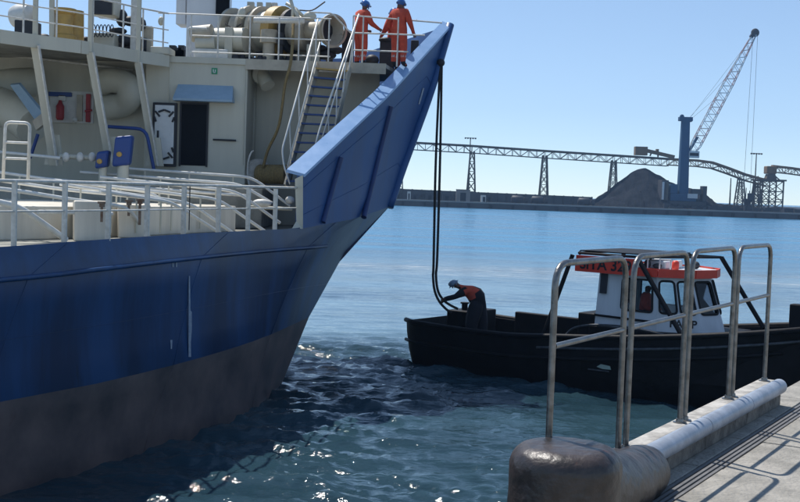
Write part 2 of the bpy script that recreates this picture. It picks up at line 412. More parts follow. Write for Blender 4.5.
    # wind lanes change the fine roughness
    rf = n.nodes.new('ShaderNodeMapRange'); rf.inputs[1].default_value = 0.3; rf.inputs[2].default_value = 0.7; rf.inputs[3].default_value = 0.12; rf.inputs[4].default_value = 0.36; n.links.new(nz.outputs['Fac'], rf.inputs[0])
    rm_ = n.nodes.new('ShaderNodeMix'); n.links.new(far.outputs[0], rm_.inputs[0]); rm_.inputs[2].default_value = 0.075; n.links.new(rf.outputs[0], rm_.inputs[3])
    n.links.new(rm_.outputs[0], b_.inputs['Roughness'])
    # ripples
    mpb = n.nodes.new('ShaderNodeMapping'); mpb.inputs['Scale'].default_value = (0.7, 1.3, 1); n.links.new(tc.outputs['Object'], mpb.inputs[0])
    nb = n.nodes.new('ShaderNodeTexNoise'); nb.inputs['Scale'].default_value = 5.0; nb.inputs['Detail'].default_value = 5; n.links.new(mpb.outputs[0], nb.inputs['Vector'])
    bp = n.nodes.new('ShaderNodeBump'); bp.inputs['Distance'].default_value = 0.07
    zr = n.nodes.new('ShaderNodeValToRGB'); zc = zr.color_ramp; zm = n.nodes.new('ShaderNodeMapRange'); zm.inputs[1].default_value = 0; zm.inputs[2].default_value = 200; n.links.new(sx.outputs[1], zm.inputs[0]); n.links.new(zm.outputs[0], zr.inputs[0])
    zc.elements[0].position = 0.08; zc.elements[0].color = (.45,.45,.45,1); zc.elements[1].position = 0.6; zc.elements[1].color = (.6,.6,.6,1)
    for (p_, v_) in ((0.12,0.6),(0.17,0.75),(0.20,0.25),(0.34,0.25),(0.40,0.5)): e_ = zc.elements.new(p_); e_.color = (v_,v_,v_,1)
    n.links.new(zr.outputs[0], bp.inputs['Strength'])
    n.links.new(nb.outputs['Fac'], bp.inputs['Height'])
    nb2 = n.nodes.new('ShaderNodeTexNoise'); nb2.inputs['Scale'].default_value = 0.8; nb2.inputs['Detail'].default_value = 4; n.links.new(mpb.outputs[0], nb2.inputs['Vector'])
    bp2 = n.nodes.new('ShaderNodeBump'); n.links.new(zr.outputs[0], bp2.inputs['Strength']); bp2.inputs['Distance'].default_value = 0.22
    n.links.new(nb2.outputs['Fac'], bp2.inputs['Height']); n.links.new(bp.outputs[0], bp2.inputs['Normal'])
    n.links.new(bp2.outputs[0], b_.inputs['Normal'])
    me.materials.append(m)
build_water()

# ------------------------------------------------------------------ near quay
TD = V(0.532, 0.847, 0); RD = V(0.847, -0.532, 0)
DZ = 3.35; CZ = 3.55
def Q(t, r, z): 
    p = TD*t+RD*r; return V(p.x, p.y, z)
m_ = MB(); m_.slab([Q(-25,-2.30,DZ-0.12), Q(60,-2.30,DZ-0.12), Q(60,30,DZ-0.12), Q(-25,30,DZ-0.12)], (0,0,-6))
structure(m_.build('quay', m_quayw))
pv = thing('quay_pavement', 'pale concrete paving of the near quay', 'pavement', Q(8, 1, DZ-0.12))
del pv['label'], pv['category']; pv['kind'] = 'structure'
random.seed(3)
def paveslab(t0, t1, r0, r1):
    b = MB(); g = 0.006; dz = random.uniform(-0.003, 0.003)
    b.slab([Q(t0+g,r0,DZ-0.1197), Q(t1-g,r0,DZ-0.1197), Q(t1-g,r1-g,DZ-0.1197), Q(t0+g,r1-g,DZ-0.1197)], (0,0,0.1197+dz))
    return b.build('paving_slab', m_deckc, pv, bevel=0.005)
ts = [-1]
while ts[-1] < 22: ts.append(ts[-1]+0.98)
for a, b in zip(ts[:-1], ts[1:]):
    paveslab(a, b, -2.30, -2.03)
    paveslab(a, b, -1.888, -0.9); paveslab(a, b, -0.89, 0.3)
m_ = MB(); m_.slab([Q(-1,0.31,DZ-0.1197), Q(40,0.31,DZ-0.1197), Q(40,30,DZ-0.1197), Q(-1,30,DZ-0.1197)], (0,0,0.118))
m_.slab([Q(-25,-2.3,DZ-0.1197), Q(-1.01,-2.3,DZ-0.1197), Q(-1.01,30,DZ-0.1197), Q(-25,30,DZ-0.1197)], (0,0,0.118))
m_.slab([Q(22,-2.3,DZ-0.1197), Q(60,-2.3,DZ-0.1197), Q(60,0.3,DZ-0.1197), Q(22,0.3,DZ-0.1197)], (0,0,0.118))
m_.build('paving_field', m_deckc, pv)
# slotted drain running beside the kerb
m_ = MB(); m_.slab([Q(-1,-2.028,DZ-0.11), Q(22,-2.028,DZ-0.11), Q(22,-1.892,DZ-0.11), Q(-1,-1.892,DZ-0.11)], (0,0,0.04))
m_.build('drain_channel', m_slot, pv)
for k in range(4):
    r0 = -2.024+k*0.034
    m_ = MB(); m_.slab([Q(-1,r0,DZ-0.06), Q(22,r0,DZ-0.06), Q(22,r0+0.019,DZ-0.06), Q(-1,r0+0.019,DZ-0.06)], (0,0,0.056))
    m_.build('drain_bar', m_cast, pv)

# kerb
kb = thing('quay_kerb', 'raised concrete kerb along the quay edge with a rounded steel pipe nosing', 'kerb', Q(7.6,-2.2,DZ))
kt = [5.4, 7.30, 8.33, 9.36]
for a, b in zip(kt[:-1], kt[1:]):
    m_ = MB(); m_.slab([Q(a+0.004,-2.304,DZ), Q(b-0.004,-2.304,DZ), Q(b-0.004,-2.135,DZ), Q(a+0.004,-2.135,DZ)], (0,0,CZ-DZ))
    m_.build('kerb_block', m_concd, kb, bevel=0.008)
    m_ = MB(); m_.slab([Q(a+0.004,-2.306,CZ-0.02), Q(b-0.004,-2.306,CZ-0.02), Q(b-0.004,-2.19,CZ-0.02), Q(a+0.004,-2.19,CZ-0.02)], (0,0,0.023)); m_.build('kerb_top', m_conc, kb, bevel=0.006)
    m_ = MB(); m_.tube([Q(a+0.005,-2.15,CZ-0.045), Q(b-0.005,-2.15,CZ-0.045)], 0.062, 20)
    m_.build('pipe_nosing', m_pipe, kb, smooth=True, auto=R(50))

# bollard
bo = thing('mooring_bollard', 'dark rusty elbow-shaped mooring bollard at the end of the kerb', 'bollard', Q(4.9,-2.1,2.6))
path = [Q(6.20,-2.15,3.43), Q(6.05,-2.15,3.43), Q(5.8,-2.14,3.44), Q(5.55,-2.13,3.47), Q(5.3,-2.12,3.50), Q(5.08,-2.11,3.54), Q(4.9,-2.10,3.56)]
rad = [0.150,0.165,0.185,0.20,0.21,0.215,0.21]
m_ = MB(); m_.tube(catmull(path, 4), [rad[min(len(rad)-1,i//4)]+(rad[min(len(rad)-1,i//4+1)]-rad[min(len(rad)-1,i//4)])*(i%4)/4 for i in range(4*(len(path)-1)+1)], 32)
bz = 3.815; br = 0.27; cr_ = 0.10
m_.lathe(Q(4.90,-2.10,2.3), (0,0,1), [(0,br),(bz-cr_-2.3,br)]+[(bz-cr_-2.3+cr_*math.sin(a_), br-cr_+cr_*math.cos(a_)) for a_ in [math.pi/2*k/6 for k in range(1,7)]], 40)
ob = m_.build('bollard_body', m_boll, bo, smooth=True)
rm = ob.modifiers.new('fuse', 'REMESH'); rm.mode = 'VOXEL'; rm.voxel_size = 0.012; rm.use_smooth_shade = True
sm = ob.modifiers.new('soften', 'SMOOTH'); sm.iterations = 14; sm.factor = 0.6
tx = bpy.data.textures.new('dents', 'CLOUDS'); tx.noise_scale = 0.16
dm = ob.modifiers.new('dents', 'DISPLACE'); dm.texture = tx; dm.strength = 0.016; dm.texture_coords = 'LOCAL'

# hoop railings
hoops = [(5.02,5.98,'nearest tubular steel hoop rail, its foot hidden behind the rusty bollard'),
         (6.10,7.08,'second steel hoop rail from the bollard, standing on the kerb'),
         (7.18,8.19,'third steel hoop rail from the bollard, second from the far end of the kerb'),
         (8.30,9.24,'farthest steel hoop rail, at the far end of the kerb')]
RT = EYE-0.33; RM = EYE-0.74
for (a, b, lb) in hoops:
    hp = thing('hoop_railing', lb, 'railing', Q((a+b)/2,-2.245,CZ), 'tubular hoop railings along the kerb')
    lean = random.uniform(-0.01, 0.01)
    m_ = MB(); pth = rounded([Q(a,-2.245,CZ+0.004), Q(a+lean,-2.245,RT), Q(b+lean,-2.245,RT), Q(b,-2.245,CZ+0.004)], 0.13, 6)
    m_.tube(pth, 0.0170, 12); m_.build('hoop_tube', m_steel, hp, smooth=True, auto=R(60))
    m_ = MB(); m_.tube([Q(a+0.02,-2.245,RM), Q(b-0.02,-2.245,RM)], 0.0145, 10); m_.build('mid_rail', m_steel, hp, smooth=True, auto=R(60))
    for t in (a, b):
        m_ = MB(); m_.lathe(Q(t,-2.245,CZ), (0,0,1), [(0,0.045),(0.008,0.045),(0.010,0.026),(0.03,0.0235)], 16)
        m_.build('base_flange', m_steel, hp, smooth=True, auto=R(40))

# ------------------------------------------------------------------ ship
S0 = V(-3.1, 27.6, 0); U = V(0.602, 0.799, 0)
def stem(px, py):
    """point of the raked stem: pixel ray met with the vertical centre plane"""
    nrm = V(U.y, -U.x, 0); r = ray(px, py); k = nrm.dot(S0-V(0,0,EYE))/nrm.dot(r)
    return V(0,0,EYE)+r*k
TIP = stem(450, 25)
ship = thing('ship', 'blue-hulled working ship with grey upper works, raked bow and winch deck, moored at left', 'ship', (-8, 24, 0))
NC = 26
A0 = [V(-14,3,0), V(-10.2,10,0)]
def aft(z, off): 
    d = V(0.87,-0.49,0)*off; return [V(p.x+d.x, p.y+d.y, z) for p in A0]
st = [stem(262,425), stem(276,398), stem(309,317), stem(334,268), stem(389,207)]
wl = aft(0,0)+[Z(0,495,0), Z(80,474,0), Z(150,450,0), Z(200,434,0), Z(238,418,0), Z(262,405,0), stem(276,398)]
def shift(P, v): return [p+v for p in P]
lv = []
lv.append(resample([p+V(-0.35,0.2,-1.5) for p in wl], NC))
lv.append(resample(wl, NC))
bt = aft(1.5,0.3)+[Z(0,402,1.5), Z(100,383,1.52), Z(200,358,1.56), Z(260,339,1.6), Z(292,325,1.64), stem(309,317)]
lv.append(resample(catmull(bt,3), NC))
kn = aft(3.4,0.75)+[Z(0,280,3.42), Z(100,269,3.5), Z(200,257.5,3.56), Z(265,251,3.57), Z(312,247.5,3.58), stem(345,252)]
lv.append(resample(catmull(kn,3), NC))
de = aft(3.9,0.8)+[Z(0,247,3.915), Z(100,239.5,3.99), Z(200,233,4.03), Z(298,228.5,4.04)]
BA = Z(302,228.5,4.04)          # foot of the bulwark's after end
de_full = de+[BA.lerp(stem(389,207),0.5)+V(0.12,-0.1,-0.05), stem(389,207)]
lv.append(resample(de_full, NC))
# add intermediate rows so the flare is a curve
rows = [lv[0], lv[1]]
for a, b, bulge in ((1,2,0.05),(2,3,0.06)):
    for k in (1,2,3):
        f = k/4; row = []
        for p, q in zip(lv[a], lv[b]):
            mid = p.lerp(q, f); row.append(mid+V(-0.8,0.6,0)*bulge*math.sin(f*math.pi))
        row[-1] = lv[a][-1].lerp(lv[b][-1], f)
        rows.append(row)
    rows.append(lv[b])
rows.append(lv[4])
# port side, hidden behind: a plain closed side
def port(z, grow):
    base = [V(-1.5,31.5,0), V(-5.5,34.5,0), V(-11,35.5,0), V(-17,33,0), V(-22,26,0), V(-25,14,0), V(-26,3,0)]
    return [V(p.x-grow, p.y+grow*0.6, z) for p in base]
m_ = MB()
m_.grid(rows, mi=lambda i, j: 1 if i < 5 else 0)
pr = []
for k, z in enumerate((-1.5,0,1.6,3.5,4.3)):
    sp = [st[0]+V(0,0,-1.5-st[0].z), st[1], st[2], st[3], st[4]][k]
    pq = port(z, 0.25*k); pq[0] = V(sp.x-1.1, sp.y+2.6, z); pr.append([sp]+pq)
m_.grid([[p for p in resample(r_, 20)] for r_ in pr], mi=lambda i, j: 1 if i < 2 else 0, flip=True)
hull = m_.build('hull', [m_blue, m_anti], ship, smooth=True, auto=R(28))
# transom closing the aft end
m_ = MB(); m_.add([V(-14.2,2.98,-1.5), V(-13.2,2.98,3.9), V(-27,2.98,4.3), V(-26,2.98,-1.5)], [(0,1,2,3)]); m_.build('transom', m_blue, ship)
# knuckle rubbing bar
m_ = MB(); kk = [p+V(0.02,-0.03,0) for p in resample(catmull(kn[:-1],4)+[Z(326,246,3.6)], 40)]
m_.tube([p for p in kk], 0.042, 8); m_.build('rubbing_bar', m_blue, ship, smooth=True)
for j in (6, 10, 14, 18, 22):
    m_ = MB(); m_.tube([rows[i][j]+V(0.002,-0.002,0) for i in range(5,len(rows))], 0.006, 5); m_.build('plate_seam', m_blue, ship, smooth=True)
    m_ = MB(); m_.tube([rows[i][j]+V(0.002,-0.002,0) for i in range(1,6)], 0.006, 5); m_.build('plate_seam', m_anti, ship, smooth=True)
m_ = MB(); m_.tube([p+V(0.002,-0.002,0) for p in rows[7]], 0.006, 5); m_.build('plate_seam', m_blue, ship, smooth=True)
# draught marks and stains on the side
def hullpt(px, py, z_lo, z_hi):
    """pixel ray met with the hull rows"""
    best = None
    r = ray(px, py); o = V(0,0,EYE)
    from mathutils.geometry import intersect_ray_tri
    for i in range(len(rows)-1):
        for j in range(NC-1):
            for tri in ((rows[i][j],rows[i][j+1],rows[i+1][j+1]),(rows[i][j],rows[i+1][j+1],rows[i+1][j])):
                h = intersect_ray_tri(tri[0],tri[1],tri[2], r, o)
                if h: return h
    return Z(px, py, (z_lo+z_hi)/2)
def decal(name, pts, mt):
    P = [hullpt(a, b, 1.5, 3.5) for a, b in pts]
    nrm = (P[1]-P[0]).cross(P[2]-P[0]).normalized()
    if nrm.dot(V(0,0,EYE)-P[0]) < 0: nrm = -nrm
    m_ = MB(); m_.slab([p+nrm*0.004 for p in P], nrm*0.006); return m_.build(name, mt, ship)
decal('draught_mark', [(170,260.5),(179,259.8),(179,261.2),(170,262)], m_mark)
decal('draught_mark', [(172,262.2),(173.2,262.2),(173.2,267),(172,267)], m_mark)
decal('draught_mark', [(175.6,262),(176.8,262),(176.8,267),(175.6,267)], m_mark)
decal('scupper_stain', [(188.5,276),(189.6,276),(190.6,357),(188.2,357)], m_mark)
decal('scupper_stain', [(189.6,310),(191.4,312),(191.4,330),(189.8,350)], m_mark)
decal('scupper_stain', [(170,340),(172,340),(171.5,349),(170.5,349)], m_mark)

# bow bulwark plating above the deck line
NB = 14
CA = W(303.5,174,BA.y-0.05)           # top of after end
bot = resample([BA, BA.lerp(stem(389,207),0.5)+V(0.12,-0.1,-0.05), stem(389,207)], NB)
top = resample([CA, CA.lerp(TIP,0.5)+V(0.1,-0.12,-0.06), TIP], NB)
midrow = [b.lerp(t, 0.5)+V(-0.12,0.10,0)*math.sin(math.pi*k/(NB-1)*0.9) for k,(b,t) in enumerate(zip(bot, top))]
smid = stem(416,131); midrow[-1] = smid
q1 = [b.lerp(t,0.5) for b,t in zip(bot,midrow)]; q3 = [b.lerp(t,0.5) for b,t in zip(midrow,top)]
q1[-1] = stem(402,169); q3[-1] = stem(432,86)
inn = V(-0.14, 0.10, 0)
m_ = MB()
outer = [bot,q1,midrow,q3,top]; inner = [[p+inn*1.2 for p in r_] for r_ in outer]
m_.grid(outer); m_.grid(inner, flip=True)
for r_o, r_i in zip([outer[0], outer[-1]], [inner[0], inner[-1]]): m_.grid([r_o, r_i])
m_.grid([[r_[0] for r_ in outer],[r_[0] for r_ in inner]]); m_.grid([[r_[-1] for r_ in outer],[r_[-1] for r_ in inner]])
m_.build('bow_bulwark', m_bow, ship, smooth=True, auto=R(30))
for r_ in (q1, q3):
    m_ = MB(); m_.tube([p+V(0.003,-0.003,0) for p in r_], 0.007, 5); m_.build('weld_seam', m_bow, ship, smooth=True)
# port side of the raised bow (mirror plating running aft from the tip)
m_ = MB()
pt = [TIP, V(-2,36.2,9.2), V(-9,37.6,9.0), V(-16,34.5,8.8)]
pb = [stem(389,207), V(-2.6,34.4,4.3), V(-8.5,36.2,4.3), V(-15.5,33.6,4.3)]
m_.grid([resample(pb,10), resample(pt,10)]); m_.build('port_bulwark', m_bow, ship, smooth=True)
# broad cap rail: slope along the top edge, glare painted into its blue
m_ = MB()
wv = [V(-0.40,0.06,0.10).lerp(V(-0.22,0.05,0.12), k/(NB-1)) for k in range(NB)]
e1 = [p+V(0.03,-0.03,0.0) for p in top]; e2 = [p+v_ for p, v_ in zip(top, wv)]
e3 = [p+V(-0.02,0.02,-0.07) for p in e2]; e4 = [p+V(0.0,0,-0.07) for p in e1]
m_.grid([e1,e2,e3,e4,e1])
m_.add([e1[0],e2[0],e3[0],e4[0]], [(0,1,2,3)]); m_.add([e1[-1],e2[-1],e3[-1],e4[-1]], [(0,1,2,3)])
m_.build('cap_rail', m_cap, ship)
# rounded stem bar
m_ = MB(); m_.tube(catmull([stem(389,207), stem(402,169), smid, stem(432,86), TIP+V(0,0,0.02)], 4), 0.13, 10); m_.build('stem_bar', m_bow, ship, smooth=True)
# frames showing as dark vertical bars on the plating
def plate(px, py):
    from mathutils.geometry import intersect_ray_tri
    r = ray(px, py); o = V(0,0,EYE)
    for i in range(len(outer)-1):
        for j in range(NB-1):
            for tri in ((outer[i][j],outer[i][j+1],outer[i+1][j+1]),(outer[i][j],outer[i+1][j+1],outer[i+1][j])):
                h = intersect_ray_tri(tri[0],tri[1],tri[2], r, o)
                if h: return h
    return W(px, py, 29)
m_blued = mat('fender_blue', (0.018,0.045,0.16), 0.5)
for (a, b) in (((340,157),(322,222)), ((390,106),(363,217))):
    p = plate(*a); q = plate(*b); m_ = MB(); n1 = V(0.75,-0.6,-0.2)*0.03
    pts = [p.lerp(q, k/6) for k in range(7)]
    pts = [plate(a[0]+(b[0]-a[0])*k/6, a[1]+(b[1]-a[1])*k/6)+n1 for k in range(7)]
    m_.tube(pts, 0.075, 8); m_.build('fender_bar', m_blued, ship, smooth=True, auto=R(60))
# worn patch near the fairlead
p = [plate(418,104), plate(419.5,104), plate(424,88), plate(422.5,88)]
m_ = MB(); m_.slab([q_+V(0.008,-0.008,0) for q_ in p], V(0.004,-0.004,0)); m_.build('worn_mark', m_mark, ship)
# grey inside corner plate at the bulwark's after end
m_ = MB(); P_ = [W(303,175,CA.y-0.01), W(295,179,CA.y+0.1), W(296.5,221,CA.y+0.1), W(292,228.5,CA.y+0.0), W(303,228.8,BA.y-0.01)]
m_.slab(P_, V(0,-0.03,0)); m_.build('end_plate', m_grey, ship)

# decks
mdk = [V(p.x-0.12,p.y+0.08,3.92) for p in resample(de,14)]
m_ = MB(); m_.prism([(p.x,p.y) for p in mdk]+[(-3.2,32.5),(-18,32.5),(-23,24),(-25,12),(-26,3.2)], 3.78, 3.90); m_.build('main_deck', m_deckgrey, ship)
# low grey coaming / hold casing on the main deck
def casing(name, pts, z0, z1, mt, bev=0.02): 
    m_ = MB(); m_.prism([(p[0],p[1]) for p in pts], z0, z1); return m_.build(name, mt, ship, bevel=bev)
a = Z(-30,205,4.5); 
c0 = W(-60,210,18.2); c1 = W(66,205,20.6); c2 = W(150,205,23.0); c3 = W(236,205,26.6)
casing('hold_coaming', [c0, c1, c2, c3, (-6.0,30), (-16,30), (-18,18)], 3.90, 4.50, m_cream)  # grey coaming coloured cream: bounce light painted onto its walls
casing('raised_deck', [W(-40,200,25.3), W(130,200,27.2), W(262,200,28.4), (-3.6,31.5), (-17,31.5)], 3.92, 4.92, m_deckgrey)
# rusty tanks by the rail
for (pa, pb, Y, h) in ((74,108,19.9,0.62),(118,150,21.6,0.55)):
    A = W(pa,240,Y); B = W(pb,240,Y+0.3)
    casing('deck_tank', [A, B, B+V(-0.3,0.9,0), A+V(-0.3,0.9,0)], 3.9, 4.0+h, m_cream)
m_rust = mat('rust_streak', (0.16,0.085,0.05), 0.9, 0, (0.24,0.2,0.16), 9)
for (px, y0, y1, Y) in ((102,206,222,19.84),(140,203,225,21.5),(129,204,216,21.5)):
    m_ = MB(); A = W(px-1,y0,Y); B = W(px+1.2,y1,Y); m_.box((A.x,Y-0.02,A.z),(B.x,Y-0.035,B.z)); m_.build('rust_streak', m_rust, ship)
    m_ = MB(); m_.lathe(W(px,y0+1,Y), (0,0,1), [(0,0.05),(0.06,0.05),(0.06,0.08),(0.10,0.08)], 10); m_.build('tank_vent', m_rust, ship, smooth=True, auto=R(40))
# white pipes
def pipe(name, pts, r, mt, rnd=0.3, n=8):
    m_ = MB(); m_.tube(rounded([W(*p) for p in pts], rnd, 4), r, n); return m_.build(name, mt, ship, smooth=True, auto=R(60))
pipes = [
 [(100,191,21.0),(171,202,22.5),(220,233,24.0)], [(98,185,24.0),(218,199,25.0),(266,232,26.0)],
 [(60,184,22.0),(190,203,23.6),(233,233,24.6)], [(100,177,26.0),(236,191,26.6),(280,223,27.2)],
 [(126,168.5,28.0),(252,177,28.3),(290,206,28.5)], [(80,172,27.2),(240,184,27.5),(272,203,27.6)],
 [(-30,168,24.5),(68,182,25.0),(150,192,25.5),(172,206,25.6)], [(-40,184,18.8),(20,191,19.6),(68,199,20.4),(128,207,21.4),(150,238,22.2)],
 [(-40,196,18.2),(17,205,18.7),(66,239.5,19.6)], [(-30,176,22.5),(60,189,23.4),(140,197,24.0)],
 [(20,176,26.5),(130,187,27.0),(250,196,27.5)]]
for i, p in enumerate(pipes): pipe('deck_pipe', p, 0.055 if i in (8,) else 0.036, m_white)
pipe('deck_pipe', [(38,212,19.4),(66,212,19.8),(112,214,20.6)], 0.04, m_white)
# little steel brackets under the pipes
for i, p in enumerate(pipes[:7]):
    for f in (0.15, 0.5, 0.85):
        a = W(*p[0]).lerp(W(*p[1]), f)
        m_ = MB(); m_.tube([a, V(a.x,a.y,4.0)], 0.022, 6); m_.build('pipe_support', m_grey, ship)
# main-deck railing
RY = {20:0, 70:0, 115:0, 151:0, 188:0, 221:0, 251:0, 279:0}
def edge_at(px):
    """deck edge point seen at pixel column px"""
    best = min(resample(de, 400), key=lambda p: abs((lambda q: q)(400+FPX*p.x/math.hypot(p.y,0)) - px)); return best+V(-0.06,0.04,0)
for px in (-28, 19, 69, 113, 151, 188, 221, 251, 279):
    e = edge_at(px-2); m_ = MB()
    m_.bar(V(e.x,e.y,3.9), V(e.x,e.y,4.95), 0.11, 0.025, up=(0.5,0.85,0)); m_.build('rail_post', m_rail, ship)
def railpath(z0, z1):
    P = []
    for k, px in enumerate((-120,-60,0,60,120,180,240,297)):
        e = edge_at(px); f = k/7; P.append(V(e.x,e.y,z0+(z1-z0)*f))
    return P
for z0, z1, r in ((4.93,4.99,0.028),(4.44,4.52,0.016)):
    m_ = MB(); m_.tube(railpath(z0,z1), r, 8); m_.build('handrail', m_rail, ship, smooth=True)
pipe('rail_stay', [(190,186,22.1),(189,230,22.2)], 0.012, m_dark, n=6)

# --- forecastle structure
FZ = 8.40; FY = 30.2
def poly(name, pts, z0, z1, mt, parent=ship, bev=0): 
    m_ = MB(); m_.prism([(p[0],p[1]) for p in pts], z0, z1); return m_.build(name, mt, parent, bevel=bev)
edgeL = [W(-60,20,24.6), W(0,32,26.0), W(40,36.5,26.8), W(80,42,27.5), (W(138,52,29.2)), W(168,56,30.0)]
fR = W(386,68,FY)
fp = [(p.x,p.y) for p in edgeL]+[(W(170,57,FY).x,FY),(fR.x,FY),(-0.35,31.3),(0.25,32.9),(-2.4,35.8),(-9,37.3),(-16,34.2),(-16,26)]
poly('forecastle_deck', fp, FZ-0.10, FZ, m_deckgrey)
# fascia along the curved wing and the straight edge
def wall(name, pts, z0, z1, mt, t=0.06, bev=0.0):
    m_ = MB(); P = [V(p[0],p[1],0) for p in pts]
    for a, b in zip(P[:-1], P[1:]):
        d = (b-a).normalized(); nn = V(d.y,-d.x,0)
        m_.prism([(a-nn*0), (b-nn*0), (b+nn*t), (a+nn*t)], z0, z1)
    return m_.build(name, mt, ship, bevel=bev)
wall('deck_fascia', [(p.x,p.y-0.003) for p in edgeL], FZ-0.30, FZ+0.015, m_grey)
wall('deck_fascia', [(W(170,57,FY).x,FY-0.004),(W(246,60,FY).x,FY-0.004)], FZ-0.15, FZ+0.01, m_grey)
wall('deck_fascia', [(W(246,60,FY).x+0.002,FY-0.004),(fR.x,FY-0.004)], FZ-0.27, FZ+0.012, m_tan)
# bulkheads
xa = W(247,100,FY).x; xl = W(-40,100,30.8).x; xd = W(145,100,FY).x
m_ = MB(); m_.box((xd,FY,3.92),(xa,FY+1.7,FZ-0.101)); m_.build('bulkhead', m_grey, ship, bevel=0.03)
m_ = MB(); m_.box((-17,30.9,3.92),(xd-0.003,31.2,FZ-0.101)); m_.build('bulkhead', m_grey, ship)
m_ = MB(); m_.box((xa+0.003,31.75,3.92),(-2.6,32.0,FZ-0.101)); m_.build('bulkhead', m_grey, ship)
m_ = MB(); m_.prism([(-2.6,31.76),(-2.6,31.99),(-0.75,31.99),(-0.75,31.76)], [5.0,5.0,6.9,6.9], FZ-0.102); m_.build('bulkhead', m_grey, ship)
# box step at the wing end
A = W(150,46,29.8); B = W(169,58,29.8); m_ = MB(); m_.box((A.x,29.8,FZ+0.02),(B.x,30.6,A.z)); m_.build('vent_box', m_grey, ship, bevel=0.03)
# conduit on the wall, weld ledges
for (y0,y1) in ((54,73),):
    pipe('conduit', [(-20,52,30.7),(60,61,30.7),(100,66,30.7),(133,70,30.7)], 0.035, m_rail)
# supports from wing deck down to casing
for (a, b, c, d) in (((35,-14,26.7),(35,45,26.72),(54,165,27.6),0.13), ((90,-10,27.7),(90,52,27.72),(110,166,28.3),0.12), ((138,-6,29.3),(138,62,29.15),(155,166,29.4),0.12)):
    A, B, C = W(*a), W(*b), W(*c); A = V(B.x,B.y,A.z)
    m_ = MB(); m_.bar(A, B, 0.11, 0.09, up=(0,1,0)); m_.bar(B, C, d*1.5, 0.10, up=(0,1,0)); m_.build('support_strut', m_grey, ship, bevel=0.01)
    m_ = MB(); o = V(d*0.8,-0.06,0); m_.bar(B+o, C+o, 0.03, 0.14, up=(0,1,0)); m_.build('strut_flange', m_rail, ship)
    m_ = MB(); m_.slab([C+V(-0.25,0,0), C+V(0.22,0,0), C+V(0.12,0,0.75), C+V(-0.12,0,0.75)], V(0,0.06,0)); m_.build('strut_foot', m_grey, ship)
# wing rails
ER = resample(edgeL, 40)
for dz, r in ((1.12,0.024),(0.68,0.018),(0.34,0.018)):
    m_ = MB(); m_.tube([V(p.x,p.y-0.03,FZ+dz) for p in ER], r, 6); m_.build('handrail', m_rail, ship, smooth=True)
for k in (3, 13, 18, 24, 30, 34, 38):
    p = ER[k]; m_ = MB(); m_.tube([V(p.x,p.y-0.03,FZ-0.1), V(p.x,p.y-0.03,FZ+1.12)], 0.026, 6); m_.build('rail_post', m_rail, ship)
# lamp on rail post
m_ = MB(); m_.ell(W(161,21,29.9), (0.08,0.08,0.12)); m_.build('deck_lamp', m_grey, ship, smooth=True)
# winch-zone rails
x0 = W(190,60,FY).x; x1 = W(330,60,FY).x
for dz in (1.17, 0.60, 0.16):
    m_ = MB(); m_.tube([V(x0-0.9 if dz>1 else x0,FY+0.06,FZ+dz), V(x1,FY+0.06,FZ+dz)], 0.02, 6); m_.build('handrail', m_rail, ship)
for px in (190, 217, 249, 278, 298, 328):
    x = W(px,60,FY).x; m_ = MB(); m_.tube([V(x,FY+0.06,FZ-0.05), V(x,FY+0.06,FZ+1.17)], 0.022, 6); m_.build('rail_post', m_rail, ship)
m_ = MB(); x = W(187,60,FY).x; m_.tube(rounded([V(x,FY+0.05,FZ), V(x,FY+0.05,FZ+0.8), V(x+0.5,FY+0.05,FZ+0.8)],0.1), 0.03, 8); m_.build('rail_post', m_white, ship)
# right rails, run to the cap rail
xr = W(352,60,FY).x
for dz, xe in ((1.28,W(440,60,31.5).x),(0.82,W(424,60,FY).x),(0.36,W(408,60,FY).x)):
    m_ = MB(); e = V(xe,FY+(0.8 if dz>1.2 else 0.06),FZ+dz); m_.tube([V(xr,FY+0.06,FZ+dz), e], 0.022, 6); m_.build('handrail', m_rail, ship)
for px in (352, 362, 397):
    x = W(px,60,FY).x; m_ = MB(); m_.tube([V(x,FY+0.06,FZ-0.05), V(x,FY+0.06,FZ+1.28)], 0.022, 6); m_.build('rail_post', m_rail, ship)
pipe('handrail', [(309,12,30.3),(332,13,30.4),(352,34,30.6)], 0.022, m_rail, 0.1)

# --- winch
def cyl(name, a, b, r, mt, prof=None, parent=ship, n=28, cap=True):
    A = W(*a); B = W(*b); L = (B-A).length
    m_ = MB(); m_.lathe(A, B-A, prof(L) if prof else [(0,r),(L,r)], n, cap=cap); return m_.build(name, mt, parent, smooth=True, auto=R(35))
wn = bpy.data.objects.new('mooring_winch', None); COL.objects.link(wn); wn.parent = ship; wn.location = W(280,57,32.4)-ship.location; wn.location.z = FZ
def wc(*a, **k): k['parent'] = wn; return cyl(*a, **k)
WY = 32.2
wc('shaft', (225,31,WY+0.4), (332,30,WY-0.9), 0.11, m_dark)
for (px, r, mt, t) in ((232,0.66,m_tan,3),(250,0.72,m_tan,2.5),(262,0.70,m_tan,2),(276,0.70,m_yel,8),(291,0.62,m_dark,3)):
    f = (px-225)/107; Yc = WY+0.4-1.3*f
    wc('drum_flange' if t < 8 else 'brake_band', (px,31,Yc), (px+t,31,Yc-0.02*t), r, mt)
wc('drum', (236,31,WY+0.25), (250,31,WY+0.1), 0.5, m_tan)
wc('drum', (253,31,WY+0.05), (276,31,WY-0.2), 0.56, m_grey)
wc('rope_drum', (284,31,WY-0.3), (303,31,WY-0.5), 0.45, m_tan)
wc('gear_case', (297,33,WY-0.45), (309,33,WY-0.6), 0.5, m_tan)
